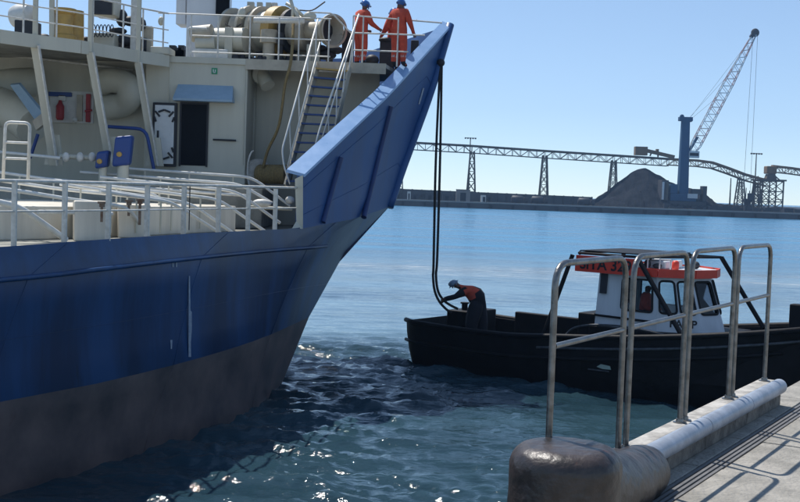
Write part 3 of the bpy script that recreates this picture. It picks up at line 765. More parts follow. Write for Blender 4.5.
wc('warping_head', (308,31,WY-0.65), (333,30.5,WY-1.25), 0.3, m_tan, prof=lambda L: [(0,0.26),(L*0.3,0.25),(L*0.6,0.27),(L*0.85,0.37),(L,0.44),(L,0.40),(L*0.8,0.33),(L*0.7,0.28)], cap=False)
wc('warping_head_rim', (332.2,30.5,WY-1.22), (333.4,30.5,WY-1.27), 0.5, m_tan, prof=lambda L: [(0,0.42),(0,0.46),(L,0.46),(L,0.40),(0,0.40)], cap=False)
wc('warping_head_bore', (326,30.5,WY-1.08), (326.3,30.5,WY-1.085), 0.36, m_dark)
m_ = MB()
for px, w_ in ((243,0.18),(281,0.16),(305,0.2)):
    A = W(px,57,WY-0.2); m_.slab([V(A.x-w_*2,A.y,FZ), V(A.x+w_*2,A.y,FZ), V(A.x+w_,A.y,FZ+0.75), V(A.x-w_,A.y,FZ+0.75)], V(0,0.25,0))
build_each(m_, 'winch_bed', m_grey, wn)
cyl('fairlead_roller', (254,20,30.6), (304,20.5,30.5), 0.085, m_white, prof=lambda L: [(L*k/40, 0.085 if k%2 else 0.075) for k in range(41)])
wcb = W(210,45,31.0)
m_ = MB(); m_.box((wcb.x-0.45,31,FZ),(wcb.x+0.5,31.6,FZ+0.35)); m_.build('windlass_base', m_white, ship, bevel=0.04)
cyl('windlass_motor', (192,34,31.3), (212,32,31.2), 0.22, m_tan); cyl('windlass_motor', (196,44,31.2), (215,43,31.2), 0.18, m_grey)
cyl('hydraulic_motor', (216,40,31.6), (246,40,31.4), 0.34, m_grey)
m_ = MB()
for k in range(9):
    a = W(236+k*6.5+random.uniform(-2,2), 52, 31.2); m_.ell((a.x,31.2+random.uniform(-.1,.1),FZ+0.1), (0.12,0.12,random.uniform(0.08,0.22)), 8, 5)
build_each(m_, 'deck_fittings', m_dark, ship, smooth=True)
# control arms above the winch
m_ = MB(); m_.tube([W(292,28,31.0), W(293,8,31.0), W(289,-6,31.0)], 0.05, 6); m_.tube([W(300,22,31.0), W(294,8,31.0)], 0.06, 6); m_.tube([W(305,18,31.2), W(296,9,31.2), W(286,3,31.2)], 0.05, 6)
m_.ell(W(310,16,31.0), (0.18,0.12,0.13)); m_.ell(W(242,13,31.2),(0.1,0.1,0.16)); build_each(m_, 'brake_lever', m_grey, ship, smooth=True)
m_ = MB(); m_.ell(W(241,13,31.4), (0.09,0.09,0.14)); m_.build('mast_lamp', m_white, ship, smooth=True)
random.seed(11)
for k in range(16):
    px = random.uniform(228,330); Yc = random.uniform(31.0,33.2); h = random.uniform(0.25,1.35); p = W(px,57,Yc); w_ = random.uniform(0.05,0.2)
    m_ = MB()
    if k%3 == 0: m_.lathe((p.x,Yc,FZ), (0,0,1), [(0,w_),(h*.6,w_),(h*.62,w_*1.5),(h,w_*1.4)], 10); m_.build('winch_fitting', random.choice([m_dark,m_tan,m_grey]), wn, smooth=True, auto=R(40))
    else: m_.box((p.x-w_,Yc-.1,FZ),(p.x+w_,Yc+.1,FZ+h)); m_.build('winch_fitting', random.choice([m_dark,m_dark,m_grey]), wn, bevel=0.02)
for k in range(5):
    a = W(random.uniform(232,300),random.uniform(10,40),31.6); b = a+V(random.uniform(-.5,.9),0.1,random.uniform(-.5,.3)); m_ = MB(); m_.tube(catmull([a,a.lerp(b,.5)+V(0,0,-.12),b],4), 0.02, 6); m_.build('hydraulic_hose', m_dark, wn)
# vertical posts behind the winch
for (px, w_, mt) in ((249,0.10,m_grey),(258,0.08,m_grey),(267,0.08,m_grey),(273,0.08,m_rail)):
    A = W(px,57,33.6); m_ = MB(); m_.box((A.x-w_,33.6,FZ),(A.x+w_,33.8,FZ+2.1)); m_.build('bitt_post', mt, ship)
# white deckhouse column
A = W(185.5,57,33.0); B = W(222,57,33.0)
m_white2 = mat('house_white', (0.80,0.80,0.80), 0.5, 0, (0.70,0.71,0.72), 1.5, streak=True)
m_ = MB(); m_.box((A.x,33.0,FZ),(B.x,34.6,12.2)); m_.build('deckhouse', m_white2, ship, bevel=0.03)
A = W(175,57,33.4); B = W(185,24,33.4); m_ = MB(); m_.box((A.x,33.4,B.z),(B.x,34.2,12.2)); m_.build('deckhouse_wing', m_white2, ship)
A = W(216,14,32.98); B = W(230,-10,32.98); m_ = MB(); m_.box((A.x,32.9,A.z),(B.x,32.99,12.0)); m_.build('louvre', m_glassd, ship)
A = W(232,57,34); B = W(243,57,34); m_ = MB(); m_.box((A.x,34,FZ),(B.x,34.4,FZ+1.9)); m_.build('mast_post', m_grey, ship)
# equipment on the wing deck, left
A = W(92,42,29.5); B = W(115,-8,29.5); m_ = MB(); m_.box((A.x,29.5,FZ+0.95),(B.x,30.2,B.z)); m_.build('locker', m_grey, ship, bevel=0.03)
A = W(94,14,29.45); B = W(112,1,29.45); m_ = MB(); m_.box((A.x,29.4,A.z),(B.x,29.49,B.z)); m_.build('locker_recess', m_dark, ship)
for k in range(6):
    p = W(94+k*3.6,26,29.4); m_ = MB(); m_.tube([p+V(0.045*math.cos(a),0,-0.12+0.16*math.sin(a)) for a in [i*math.pi/6 for i in range(12)]], 0.014, 5); m_.build('hose_loop', m_dark, ship)
A = W(93,55,29.6); B = W(114,33,29.6); m_ = MB(); m_.box((A.x,29.6,FZ),(B.x,30.1,FZ+0.5)); m_.build('locker', m_grey, ship, bevel=0.02)
cyl('capstan', (63,40,28.9), (63,9,28.9), 0.32, m_yel, prof=lambda L: [(0,0.34),(0.1,0.34),(0.15,0.26),(L*0.5,0.24),(L*0.8,0.26),(L*0.88,0.34),(L,0.34)])
cyl('capstan', (73,40,29.4), (73,11,29.4), 0.28, m_yel)
cyl('vent_cowl', (52,38,28.6), (52,-6,28.6), 0.07, m_grey)
cyl('rescue_buoy_drum', (12,17,29.0), (33,15,28.8), 0.30, m_white, prof=lambda L: [(0,0.12),(0.08,0.27),(L*0.3,0.31),(L*0.7,0.31),(L-0.08,0.27),(L,0.12)])
A = W(14,40,28.6); B = W(34,22,28.6); m_ = MB(); m_.box((A.x,28.6,FZ),(B.x,29.2,FZ+0.62)); m_.build('locker', m_dark, ship, bevel=0.02)
m_ = MB()
for (px, py, rx, rz) in ((122,18,.16,.24),(130,21,.2,.14),(139,24,.2,.2),(126,40,.3,.16),(136,40,.25,.12),(118,31,.25,.1),(100,50,.3,.1),(44,38,.2,.12),(86,40,.12,.1)):
    p = W(px,py,30.2); m_.ell((p.x,30.2,p.z), (rx,0.2,rz), 9, 6)
A = W(116,50,30.2); B = W(146,32,30.2); m_.box((A.x,30.25,FZ),(B.x,30.9,B.z-0.15))
build_each(m_, 'hose_reel', m_dark, ship, smooth=True)
m_ = MB(); A = W(133,0,30.0); m_.box((A.x-0.05,30,FZ),(A.x+0.1,30.1,10.6)); m_.build('mast_post', m_rail, ship)
A = W(143,40,30.3); B = W(152,26,30.3); m_ = MB(); m_.box((A.x,30.3,FZ),(B.x,30.5,B.z)); m_.build('control_box', m_tan, ship)
m_ = MB()
for k in range(7):
    p = W(166+k*3.0, 50-(k%3)*2.5, 34.5); m_.box((p.x-0.09,34.5,FZ),(p.x+0.1,34.8,p.z))
build_each(m_, 'deck_fittings', m_dark, ship)
# dark consoles by the crew
for (px0,px1,py,Yc) in ((341,354,34,31.9),(379,395,41,31.6),(410,419,40,32.0)):
    A = W(px0,70,Yc); B = W(px1,py,Yc); m_ = MB(); m_.box((A.x,Yc,FZ),(B.x,Yc+0.4,B.z)); m_.build('mooring_bitts', m_dark, ship, bevel=0.03)
m_ = MB()
for (px,py,rx,rz) in ((346,33,.2,.1),(372,60,.2,.16),(386,40,.22,.08),(326,55,.3,.14),(335,50,.25,.12),(320,48,.22,.1)):
    p = W(px,py,31.7); m_.ell((p.x,31.7,p.z),(rx,.2,rz),9,6)
build_each(m_, 'coiled_hawser', m_dark, ship, smooth=True)
# wall details: canopy, open door, doorway, sign, handle
A = W(176,99,FY); B = W(235,86,FY)
m_ = MB(); m_.add([(A.x+.05,FY-0.003,B.z),(B.x-.05,FY-0.003,B.z),(A.x,FY-0.42,A.z),(B.x,FY-0.42,A.z),(A.x,FY-0.003,A.z),(B.x,FY-0.003,A.z),(A.x,FY-0.42,A.z-0.06),(B.x,FY-0.42,A.z-0.06),(A.x,FY-0.003,A.z-0.06),(B.x,FY-0.003,A.z-0.06)],
 [(0,1,3,2),(0,2,6,8),(1,3,7,9),(2,3,7,6),(6,7,9,8),(0,1,9,8)]); m_.build('door_canopy', m_ltblue, ship)
A = W(180,165,FY); B = W(208,104,FY)
m_ = MB(); m_.box((A.x,FY-0.02,A.z),(B.x,FY-0.004,B.z)); dw = m_.build('doorway', m_glassd, ship, bevel=0.008)
for (p, q) in (((A.x-.03,A.z-.03),(A.x+.02,B.z+.03)), ((B.x-.02,A.z-.03),(B.x+.03,B.z+.03))):
    m_ = MB(); m_.box((p[0],FY-0.05,p[1]),(q[0],FY-0.021,q[1])); m_.build('door_frame', m_dark, ship)
m_ = MB(); m_.box((A.x+.021,FY-0.05,B.z-.02),(B.x-.021,FY-0.021,B.z+.03)); m_.build('door_frame', m_dark, ship)
A = W(151.5,166,FY-0.12); B = W(177.5,103,FY-0.12)
dr = bpy.data.objects.new('watertight_door', None); COL.objects.link(dr); dr.parent = ship; dr.location = V((A.x+B.x)/2,FY-0.1,A.z)-ship.location
m_doorw = mat('door_white', (0.74,0.76,0.76), 0.5, 0, (0.62,0.64,0.64), 4)
m_ = MB(); m_.box((A.x,FY-0.15,A.z),(B.x,FY-0.06,B.z)); m_.build('gasket', m_dark, dr, bevel=0.02)
m_ = MB(); m_.box((A.x+.07,FY-0.18,A.z+.07),(B.x-.07,FY-0.151,B.z-.07)); m_.build('door_panel', m_doorw, dr, bevel=0.01)
m_ = MB()
cx, cz = (A.x+B.x)/2, (A.z+B.z)/2
for s1 in (-1,1):
    for s2 in (-1,1):
        m_.bar((cx+s1*.12,FY-0.2,cz+s2*.48), (cx+s1*.25,FY-0.2,cz+s2*.62), 0.03, 0.05); m_.bar((cx,FY-0.2,cz+s2*.66),(cx+s1*.16,FY-0.2,cz+s2*.60),0.03,0.05)
        m_.bar((cx+s1*.22,FY-0.2,cz+s2*.34),(cx+s1*.27,FY-0.2,cz+s2*.47),0.03,0.05)
m_.bar((cx-.16,FY-0.2,cz+.1),(cx-.16,FY-0.2,cz-.35),0.025,0.05)
build_each(m_, 'door_dog', m_dark, dr)
A = W(211.5,74,FY); B = W(217.5,68,FY); m_ = MB(); m_.box((A.x,FY-0.015,A.z),(B.x,FY-0.004,B.z)); sg = m_.build('safety_sign', m_green, ship)
m_ = MB()
for (u0,v0,u1,v1) in ((.25,.2,.38,.8),(.25,.2,.7,.33),(.6,.2,.72,.75)):
    m_.box((A.x+(B.x-A.x)*u0,FY-0.018,A.z+(B.z-A.z)*v0),(A.x+(B.x-A.x)*u1,FY-0.0155,A.z+(B.z-A.z)*v1))
build_each(m_, 'sign_symbol', m_white2, sg if False else ship)
pipe('grab_bar', [(213,139.5,30.12),(236,140.5,30.12)], 0.025, m_dark)
# weld seams and pipe down the wall
for px in (170, 245.5):
    A = W(px,62,FY-0.012); B = W(px,165,FY-0.012); m_ = MB(); m_.tube([V(A.x,FY-0.008,A.z), V(A.x,FY-0.008,B.z)], 0.02, 6); m_.build('wall_seam', m_grey, ship)
# ducts
cyl('vent_duct', (255,72,31.4), (262,74,31.0), 0.28, m_grey); cyl('vent_duct', (262,74,31.1), (268,86,30.9), 0.2, m_grey)
def bigduct(pts, r, mt): 
    m_ = MB(); m_.tube(catmull([W(*p) for p in pts], 4), r, 16); return m_.build('air_duct', mt, ship, smooth=True, auto=R(50))
bigduct([(98,84,30.6),(112,80,30.4),(126,84,30.3),(130,95,30.3),(124,104,30.5),(108,108,30.6)], 0.34, m_grey)
bigduct([(-20,100,29.2),(14,112,28.6),(34,126,28.2)], 0.5, m_grey)
bigduct([(-12,92,29.6),(6,84,29.8),(32,82,30.4)], 0.4, m_grey)
m_ = MB(); P_ = [W(10,85,28.0), W(19,84,28.0), W(44,115,27.8), W(35,120,27.8)]; m_.slab(P_, V(0.0,0.12,0.05)); m_.build('chute_plate', m_ltblue, ship)
m_ = MB(); P_ = [W(32,121,27.6), W(42,113,27.6), W(46,122,27.6), W(36,130,27.6)]; m_.slab(P_, V(0,0.2,0)); m_.build('chute_lip', m_tan, ship)
# fire-gear panels
A = W(50,122,30.86); B = W(94,92,30.86); m_ = MB(); m_.box((A.x,30.83,A.z),(B.x,30.89,B.z)); m_.build('equipment_panel', m_white, ship)
for (a,b,c,d,mt,nm) in ((57,121,65,101,m_red,'fire_extinguisher'),(86,122,91,94,m_red,'fire_hose_box'),(77,121,83,95,m_tan,'wall_strip'),(49,96,72,92.5,m_blu2,'blue_bracket'),(59,101,66,95,m_white,'panel_label')):
    A = W(a,b,30.8); B = W(c,d,30.8); m_ = MB()
    if nm == 'fire_extinguisher':
        m_.lathe(((A.x+B.x)/2,30.72,A.z+0.03), (0,0,1), [(0,.08),(.06,.11),(.38,.11),(.46,.06),(.54,.04)], 12); m_.build(nm, mt, ship, smooth=True); continue
    m_.box((A.x,30.74,A.z),(B.x,30.826,B.z)); m_.build(nm, mt, ship, bevel=0.01)
m_ = MB(); m_.ell(W(74.5,119.5,30.6), (.08,.08,.08)); m_.build('deck_lamp', m_white, ship, smooth=True)
pipe('grab_bar', [(85,111,30.68),(92,110,30.68)], 0.03, m_red)
# blue pipe arch and motors
pipe('hydraulic_line', [(108,126.5,28.9),(146,129,28.9),(154,170,28.9)], 0.045, m_blu2, 0.25)
pipe('hydraulic_line', [(38,134,28.0),(30,158,28.0)], 0.045, m_blu2)
for (px,py,pb,wd) in ((123,136,166,0.20),(103,151,168,0.14)):
    A = W(px,pb,27.0); B = W(px,py,27.0); h = B.z-A.z
    mo = bpy.data.objects.new('hydraulic_motor', None); COL.objects.link(mo); mo.parent = ship; mo.location = A-ship.location
    m_ = MB(); m_.obox((A.x,27,A.z+h*0.5), V(wd,0.05,0.03), V(-0.02,0.2,0), V(wd*0.15,0,h*0.5)); m_.build('motor_body', m_blu2, mo, bevel=0.06)
    m_ = MB(); m_.lathe((A.x-wd*0.2,26.79,A.z+h*0.38), (0,-1,0), [(0,.065),(.05,.06),(.06,.04)], 14); m_.build('yellow_cap', m_yel, mo, smooth=True, auto=R(40))
    m_ = MB(); m_.lathe((A.x,27,4.9), (0,0,1), [(0,wd*.7),(A.z-4.9+0.03,wd*.7)], 14); m_.build('pedestal', m_grey, mo, smooth=True, auto=R(40))
pipe('cross_pipe', [(60,156,27.2),(96,158,27.2)], 0.06, m_grey); pipe('cross_pipe', [(0,152,26.4),(60,158,26.8)], 0.04, m_white)
for px in (66, 80, 92): m_ = MB(); m_.ell(W(px,157,27.1), (.09,.09,.12)); build_each(m_, 'valve', m_rail, ship, smooth=True)
# hooped ladder by the left edge
pl = rounded([W(3,181,20.2), W(5.5,122,20.2), W(30,123,20.2), W(28,180,20.2)], 0.1)
m_ = MB(); m_.tube(pl, 0.03, 8); m_.build('ladder_hoop', m_rail, ship, smooth=True)
for py in (142,158): pipe('ladder_rung', [(4.5,py,20.2),(29,py+1,20.2)], 0.022, m_rail)
# hose coil and dark column in recess
cyl('rope_coil', (259,174,30.6), (288,174.5,30.2), 0.27, m_coil, prof=lambda L: [(L*k/24, 0.25+0.02*(k%2)) for k in range(25)])
cyl('coil_flange', (256.5,174,30.7), (259,174,30.62), 0.42, m_rail, prof=lambda L: [(0,0.42),(L,0.42)])
m_ = MB(); c = W(257,170,30.3); m_.tube([c+V(0.16*math.cos(a)-0.1,0,0.52*math.sin(a)) for a in [i*math.pi/12+math.pi*0.5 for i in range(13)]], 0.025, 6); m_.build('reel_guard', m_rail, ship)
m_ = MB(); m_.tube(catmull([W(294,16,30.9), W(291,60,30.0), W(285,85,29.95), W(279,125,30.0), W(268,150,30.2), W(263,168,30.3)], 5), 0.04, 8); m_.build('hanging_hose', m_coil, ship, smooth=True)
m_ = MB(); A = W(254,75,31.7); m_.tube([V(A.x,31.65,FZ-.1), V(A.x,31.65,4.9)], 0.09, 10); m_.build('down_pipe', m_grey, ship, smooth=True)
# stairs
sw = bpy.data.objects.new('stairway', None); COL.objects.link(sw); sw.parent = ship; sw.location = W(285,190,28.6)-ship.location
def lad(a, b, wd, ht, mt, nm): 
    m_ = MB(); m_.bar(W(*a), W(*b), wd, ht, up=(0,0,1)); return m_.build(nm, mt, sw)
TL, BL, TR_, BR = (318,64,29.9), (286,186,28.3), (350,67,29.9), (322,186,28.3)
lad(TL, BL, 0.05, 0.20, m_tan, 'stringer'); lad(TR_, BR, 0.05, 0.20, m_tan, 'stringer')
NT = 13
for k in range(NT):
    f = (k+0.5)/NT; a = W(*TL).lerp(W(*BL), f); b = W(*TR_).lerp(W(*BR), f)
    m_ = MB(); m_.obox((a+b)/2, (b-a)*0.5, V(0.03,0.11,0), V(0,0,0.022)); m_.build('tread', m_yel if k == 0 else m_treadb, sw)
def hr(pts, r=0.024): 
    m_ = MB(); m_.tube(rounded([W(*p) for p in pts], 0.15), r, 8); m_.build('stair_handrail', m_white, sw, smooth=True)
hr([(318,19,29.9),(282,150,28.25),(284,166,28.2),(290,184,28.2)]); hr([(320,42,29.9),(287,168,28.25)], 0.018)
hr([(359,14,29.95),(320,128,28.6),(314,150,28.3)]); hr([(352,40,29.9),(322,138,28.5)], 0.018)
for f in (0.05,0.3,0.55,0.8):
    for (T0,T1,B0,B1) in (((318,19,29.9),(282,150,28.25),(318,64,29.9),(286,186,28.3)),((357,20,29.95),(320,128,28.6),(350,67,29.9),(326,172,28.5))):
        a = W(*T0).lerp(W(*T1), f); b = W(*B0).lerp(W(*B1), min(1,f+0.04)); m_ = MB(); m_.tube([a,b], 0.017, 6); m_.build('stair_stanchion', m_white, sw)
# foot platform and small yellow fitting
m_ = MB(); m_.ell(W(290,200,28.2), (.12,.1,.1)); m_.ell(W(262,203,27.4), (.25,.12,.1)); build_each(m_, 'valve', m_rail, ship, smooth=True)
pipe('deck_pipe', [(250,207,27.6),(292,209,28.0)], 0.045, m_grey)
# fairlead under the tip where the hawser leaves
fl = stem(439,63)
m_ = MB(); m_.ell(fl+V(0.05,-0.12,0), (.12,.12,.12)); m_.build('fairlead', m_dark, ship, smooth=True)

# ------------------------------------------------------------------ people
def person(name, label, J, rad, mats, reg, group=None, helmet=None, loc=None, extra=None):
    """J joints dict name->Vector, tree edges; skin-modified continuous body"""
    root = thing(name, label, 'person', loc)
    names = list(J.keys()); idx = {n: i for i, n in enumerate(names)}
    E = [('pelvis','waist'),('waist','chest'),('chest','neck'),('neck','head'),('head','crown'),
         ('chest','shL'),('shL','elL'),('elL','wrL'),('wrL','haL'),('chest','shR'),('shR','elR'),('elR','wrR'),('wrR','haR'),
         ('pelvis','hipL'),('hipL','knL'),('knL','anL'),('anL','toL'),('pelvis','hipR'),('hipR','knR'),('knR','anR'),('anR','toR')]
    for s_ in 'LR':
        wr = J['wr'+s_]; ha = J['ha'+s_]; d = (ha-wr).normalized(); sd_ = d.cross(V(0,1,0.3)).normalized()
        for q in range(4):
            a = ha+sd_*(q-1.5)*0.022+d*0.02; b = a+d*(0.05-0.006*abs(q-1.4))+V(0,-0.01,-0.02)
            names += ['f%s%da'%(s_,q), 'f%s%db'%(s_,q)]; J['f%s%da'%(s_,q)] = a; J['f%s%db'%(s_,q)] = b
            E += [('ha'+s_,'f%s%da'%(s_,q)), ('f%s%da'%(s_,q),'f%s%db'%(s_,q))]
        a = wr.lerp(ha,0.5)-sd_*0.045; names += ['t'+s_]; J['t'+s_] = a+d*0.02; E += [('wr'+s_,'t'+s_)]
    idx = {n: i for i, n in enumerate(names)}
    me = bpy.data.meshes.new('body'); off = root.location
    me.from_pydata([J[n]-off for n in names], [(idx[a],idx[b]) for a,b in E], [])
    o = bpy.data.objects.new('body', me); COL.objects.link(o)
    md = o.modifiers.new('skin','SKIN'); md.use_smooth_shade = True
    sk = me.skin_vertices[0].data
    for n in names:
        r = rad.get(n) or rad.get(n[:2]) or (0.011 if n[0] in 'ft' else 0.05)
        if isinstance(r, (int,float)): r = (r,r)
        sk[idx[n]].radius = r
    sk[idx['pelvis']].use_root = True
    ss = o.modifiers.new('sub','SUBSURF'); ss.levels = 1; ss.render_levels = 1
    dg = bpy.context.evaluated_depsgraph_get(); dg.update()
    m2 = bpy.data.meshes.new_from_object(o.evaluated_get(dg))
    o.modifiers.clear(); o.data = m2
    m2.materials.clear()
    for m in mats: m2.materials.append(m)
    for p in m2.polygons:
        c = p.center+off; p.material_index = reg(c, J); p.use_smooth = True
    o.parent = root
    # face features
    hd = J['head']; f = J['face']-hd; f.normalize(); up = (J['crown']-J['neck']).normalized(); si = f.cross(up).normalized()
    m_ = MB(); m_.ell(hd+f*0.115-up*0.02, (.018,.018,.026), 8, 6); 
    for s1 in (-1,1): m_.ell(hd+si*s1*0.098, (.02,.03,.036), 8, 6)
    build_each(m_, 'nose_or_ear', m_skin, root, smooth=True)
    m_ = MB()
    for s1 in (-1,1): m_.ell(hd+f*0.098+si*s1*0.033+up*0.015, (.013,.013,.009), 8, 6)
    m_.ell(hd+f*0.098-up*0.062, (.024,.014,.007), 8, 6)
    build_each(m_, 'face_feature', m_navy, root, smooth=True)
    if helmet:
        m_ = MB(); rot = Matrix((si, f, up)).transposed()
        prof = []
        o0 = len(m_.v); n = 20
        m_.ell(hd+up*0.055, (.118,.135,.105), 20, 10, rot=rot)
        m_.add([hd+up*0.05+si*math.cos(a)*r_+f*math.sin(a)*(r_+0.03+(0.02 if math.sin(a)>0 else 0))+up*zz for (r_,zz) in ((.112,.0),(.135,-.01),(.135,-.018),(.11,-.012)) for a in [2*math.pi*i/n for i in range(n)]],
              [(i*n+j, i*n+(j+1)%n, (i+1)*n+(j+1)%n, (i+1)*n+j) for i in range(3) for j in range(n)])
        m_.ell(hd+up*0.10, (.02,.12,.07), 8, 8, rot=rot)
        m_.build('helmet', helmet, root, smooth=True)
    if extra: extra(root, J)
    return root
RAD = {'pelvis':(.23,.18),'waist':(.21,.17),'chest':(.25,.18),'neck':(.065,.065),'head':(.088,.098),'crown':(.07,.08),
       'sh':(.12,.12),'el':(.085,.085),'wr':(.045,.042),'ha':(.042,.024),'hi':(.15,.15),'kn':(.115,.115),'an':(.075,.075),'to':(.048,.04)}
def stand(base, face, sc=1.0, lean=V(0,0,0), armL=None, armR=None):
    f = face.normalized(); s = V(f.y,-f.x,0)
    P = lambda a, b, c: base+s*a*sc+f*b*sc+V(0,0,c*sc)
    J = {'pelvis':P(0,0,.95),'waist':P(0,.01,1.12)+lean*.3,'chest':P(0,.02,1.36)+lean*.7,'neck':P(0,.05,1.52)+lean,'head':P(0,.08,1.64)+lean*1.15,'crown':P(0,.07,1.72)+lean*1.2,
         'shL':P(-.19,.02,1.42)+lean*.8,'shR':P(.19,.02,1.42)+lean*.8,
         'hipL':P(-.10,0,.90),'hipR':P(.10,0,.90),'knL':P(-.12,.04,.50),'knR':P(.13,.03,.50),'anL':P(-.13,-.02,.09),'anR':P(.14,0,.09),'toL':P(-.15,.15,.045),'toR':P(.17,.17,.045),
         'elL':P(*armL[0]),'wrL':P(*armL[1]),'haL':P(*armL[2]),'elR':P(*armR[0]),'wrR':P(*armR[1]),'haR':P(*armR[2])}
    J['face'] = J['head']+f-V(0,0,.25)
    return J
def reg_cov(c, J):
    if c.z > (J['neck'].z+J['head'].z)/2-0.03 and (c-J['head']).length < 0.25: return 1
    for s_ in 'LR':
        if (c-J['ha'+s_]).length < 0.095: return 1
        if (c-J['an'+s_]).length < 0.09 or (c-J['to'+s_]).length < 0.12: return 2
    return 0
def stripes(root, J):
    m_ = MB()
    for s_ in 'LR':
        a = J['kn'+s_].lerp(J['an'+s_], 0.55); d = (J['an'+s_]-J['kn'+s_]).normalized(); m_.lathe(a-d*.03, d, [(0,.084),(.06,.080)], 16, cap=False)
    build_each(m_, 'reflective_band', m_refl, root, smooth=True)
mc = [m_cov, m_skin, m_navy]
b1 = W(359.5,70,30.95); b1.z = FZ
person('person', 'crewman in orange coveralls and blue helmet reaching right, left one on the ship bow', stand(b1, V(0.75,0.55,0), 1.03, V(0.03,0.0,-0.02),
   armL=[(-.27,.06,1.12),(-.22,.30,1.02),(-.18,.40,1.0)], armR=[(.27,.14,1.14),(.20,.42,1.05),(.17,.52,1.02)]), RAD, mc, reg_cov, helmet=m_helmb, loc=b1, extra=stripes)
b2 = W(398,70,30.75); b2.z = FZ
person('person', 'crewman in orange coveralls seen from behind, nearest the bow tip, arm hanging at the rail', stand(b2, V(0.45,0.9,0), 1.04, V(-0.01,0.0,0),
   armL=[(-.32,-.02,1.16),(-.28,.16,.98),(-.24,.24,.94)], armR=[(.30,.02,1.14),(.33,.18,.93),(.33,.24,.86)]), RAD, mc, reg_cov, helmet=m_helmb, loc=b2, extra=stripes)
b3 = W(393.5,70,31.9); b3.z = FZ
person('person', 'third crewman in orange, mostly hidden behind the one nearest the bow tip', stand(b3, V(-0.6,0.8,0), 1.0, V(0.0,0.0,0),
   armL=[(-.30,.05,1.14),(-.26,.28,1.0),(-.22,.36,.96)], armR=[(.28,.06,1.14),(.22,.3,1.02),(.18,.38,1.0)]), RAD, mc, reg_cov, helmet=m_helmb, loc=b3)

# ------------------------------------------------------------------ work boat
BO = V(0.15, 31.9, 0); BE = V(0.788, -0.616, 0); BN = V(0.616, 0.788, 0)
def B(a, b, z): 
    p = BO+BE*a+BN*b; return V(p.x, p.y, z)
bt = thing('workboat', 'low black harbour workboat with grey wheelhouse and orange roof band', 'boat', B(5.6,1.7,0))
BW = 3.4; BL = 11.9
def halfb(a):  # half breadth
    if a < 0.35: return 1.52+0.18*math.sin(a/0.35*math.pi/2)
    t = max(0, (a-7.2)/(BL-7.2)); return 1.7*max(0.0, 1-t**2.6)**0.62
def gun(a): return 1.27-0.06*math.sin(min(a,5)/5*math.pi)+ (0.95*max(0,(a-3.5)/(BL-3.5))**1.5)
secs = []; ys = [(-1.0,0.0),(-1.0,1.0)]
na = 44
prof = [(-0.5,0.55),(-0.12,0.80),(0.0,0.86),(0.35,0.95),(0.75,1.0),(1.0,1.0)]
rowsN, rowsF = [], []
for k in range(na+1):
    a = BL*k/na; hb = halfb(a); gz = gun(a)
    rake = lambda f: (1-f)*max(0,(a-6)/(BL-6))**1.6*1.5
    near = []; far = []
    for (zf, wf) in prof:
        z = zf*gz if zf > 0 else zf; f = min(1, max(0, z/gz))
        aa = a-rake(f) + (0.10*(1-f) if k == 0 else 0)
        ww = hb*(wf+(1-wf)*0.0)
        near.append(B(aa, 1.7-ww, z)); far.append(B(aa, 1.7+ww, z))
    rowsN.append(near); rowsF.append(far)
m_ = MB(); m_.grid(rowsN); m_.grid(rowsF, flip=True)
m_.add([rowsN[0][i] for i in range(len(prof))]+[rowsF[0][i] for i in range(len(prof))], [(i,i+1,i+1+len(prof),i+len(prof)) for i in range(len(prof)-1)])
m_.grid([[r_[0] for r_ in rowsN],[r_[0] for r_ in rowsF]])
# inner bulwark + deck
inN = [B(BL*k/na, 1.7-max(0.01,halfb(BL*k/na)-0.12), gun(BL*k/na)) for k in range(na+1)]
inF = [B(BL*k/na, 1.7+max(0.01,halfb(BL*k/na)-0.12), gun(BL*k/na)) for k in range(na+1)]
dk = lambda p: V(p.x,p.y,0.62)
m_.grid([[r_[-1] for r_ in rowsN], inN]); m_.grid([[r_[-1] for r_ in rowsF], inF])
m_.grid([inN, [dk(p) for p in inN], [dk(p) for p in inF], inF])
m_.build('hull', m_black, bt, smooth=True, auto=R(35))
def runner(zoff, r, mt, nm, a0=0.0, a1=BL, side='N', out=0.03, zf=None):
    P = []
    for k in range(37):
        a = a0+(a1-a0)*k/36; hb = halfb(a)+out; z = gun(a)+zoff if zf is None else zf(a)
        P.append(B(a-0.1*(a>6)*(a-6)*max(0,-zoff), (1.7-hb) if side == 'N' else (1.7+hb), z))
    m_ = MB(); m_.tube(P, r, 8); return m_.build(nm, mt, bt, smooth=True)
runner(0.02, 0.07, m_black, 'gunwale_fender'); runner(0.02, 0.07, m_black, 'gunwale_fender', side='F')
runner(-0.28, 0.035, m_strake, 'rubbing_strake', 4.5, 11.4, out=0.02)
runner(-0.55, 0.05, m_black, 'rubbing_strake', 0, 11.0, out=0.0)
# stern fender lumps
for (b_, z) in ((0.9,0.9),(1.7,0.9),(2.5,0.9),(3.1,0.9)):
    m_ = MB(); c = B(-0.06,b_,z); m_.lathe(c-BE*0.1, BE, [(-.04,.07),(-.07,.11),(-.04,.15),(.04,.15),(.07,.11),(.04,.07)], 14, cap=False); m_.build('tyre_fender', m_rubber, bt, smooth=True)
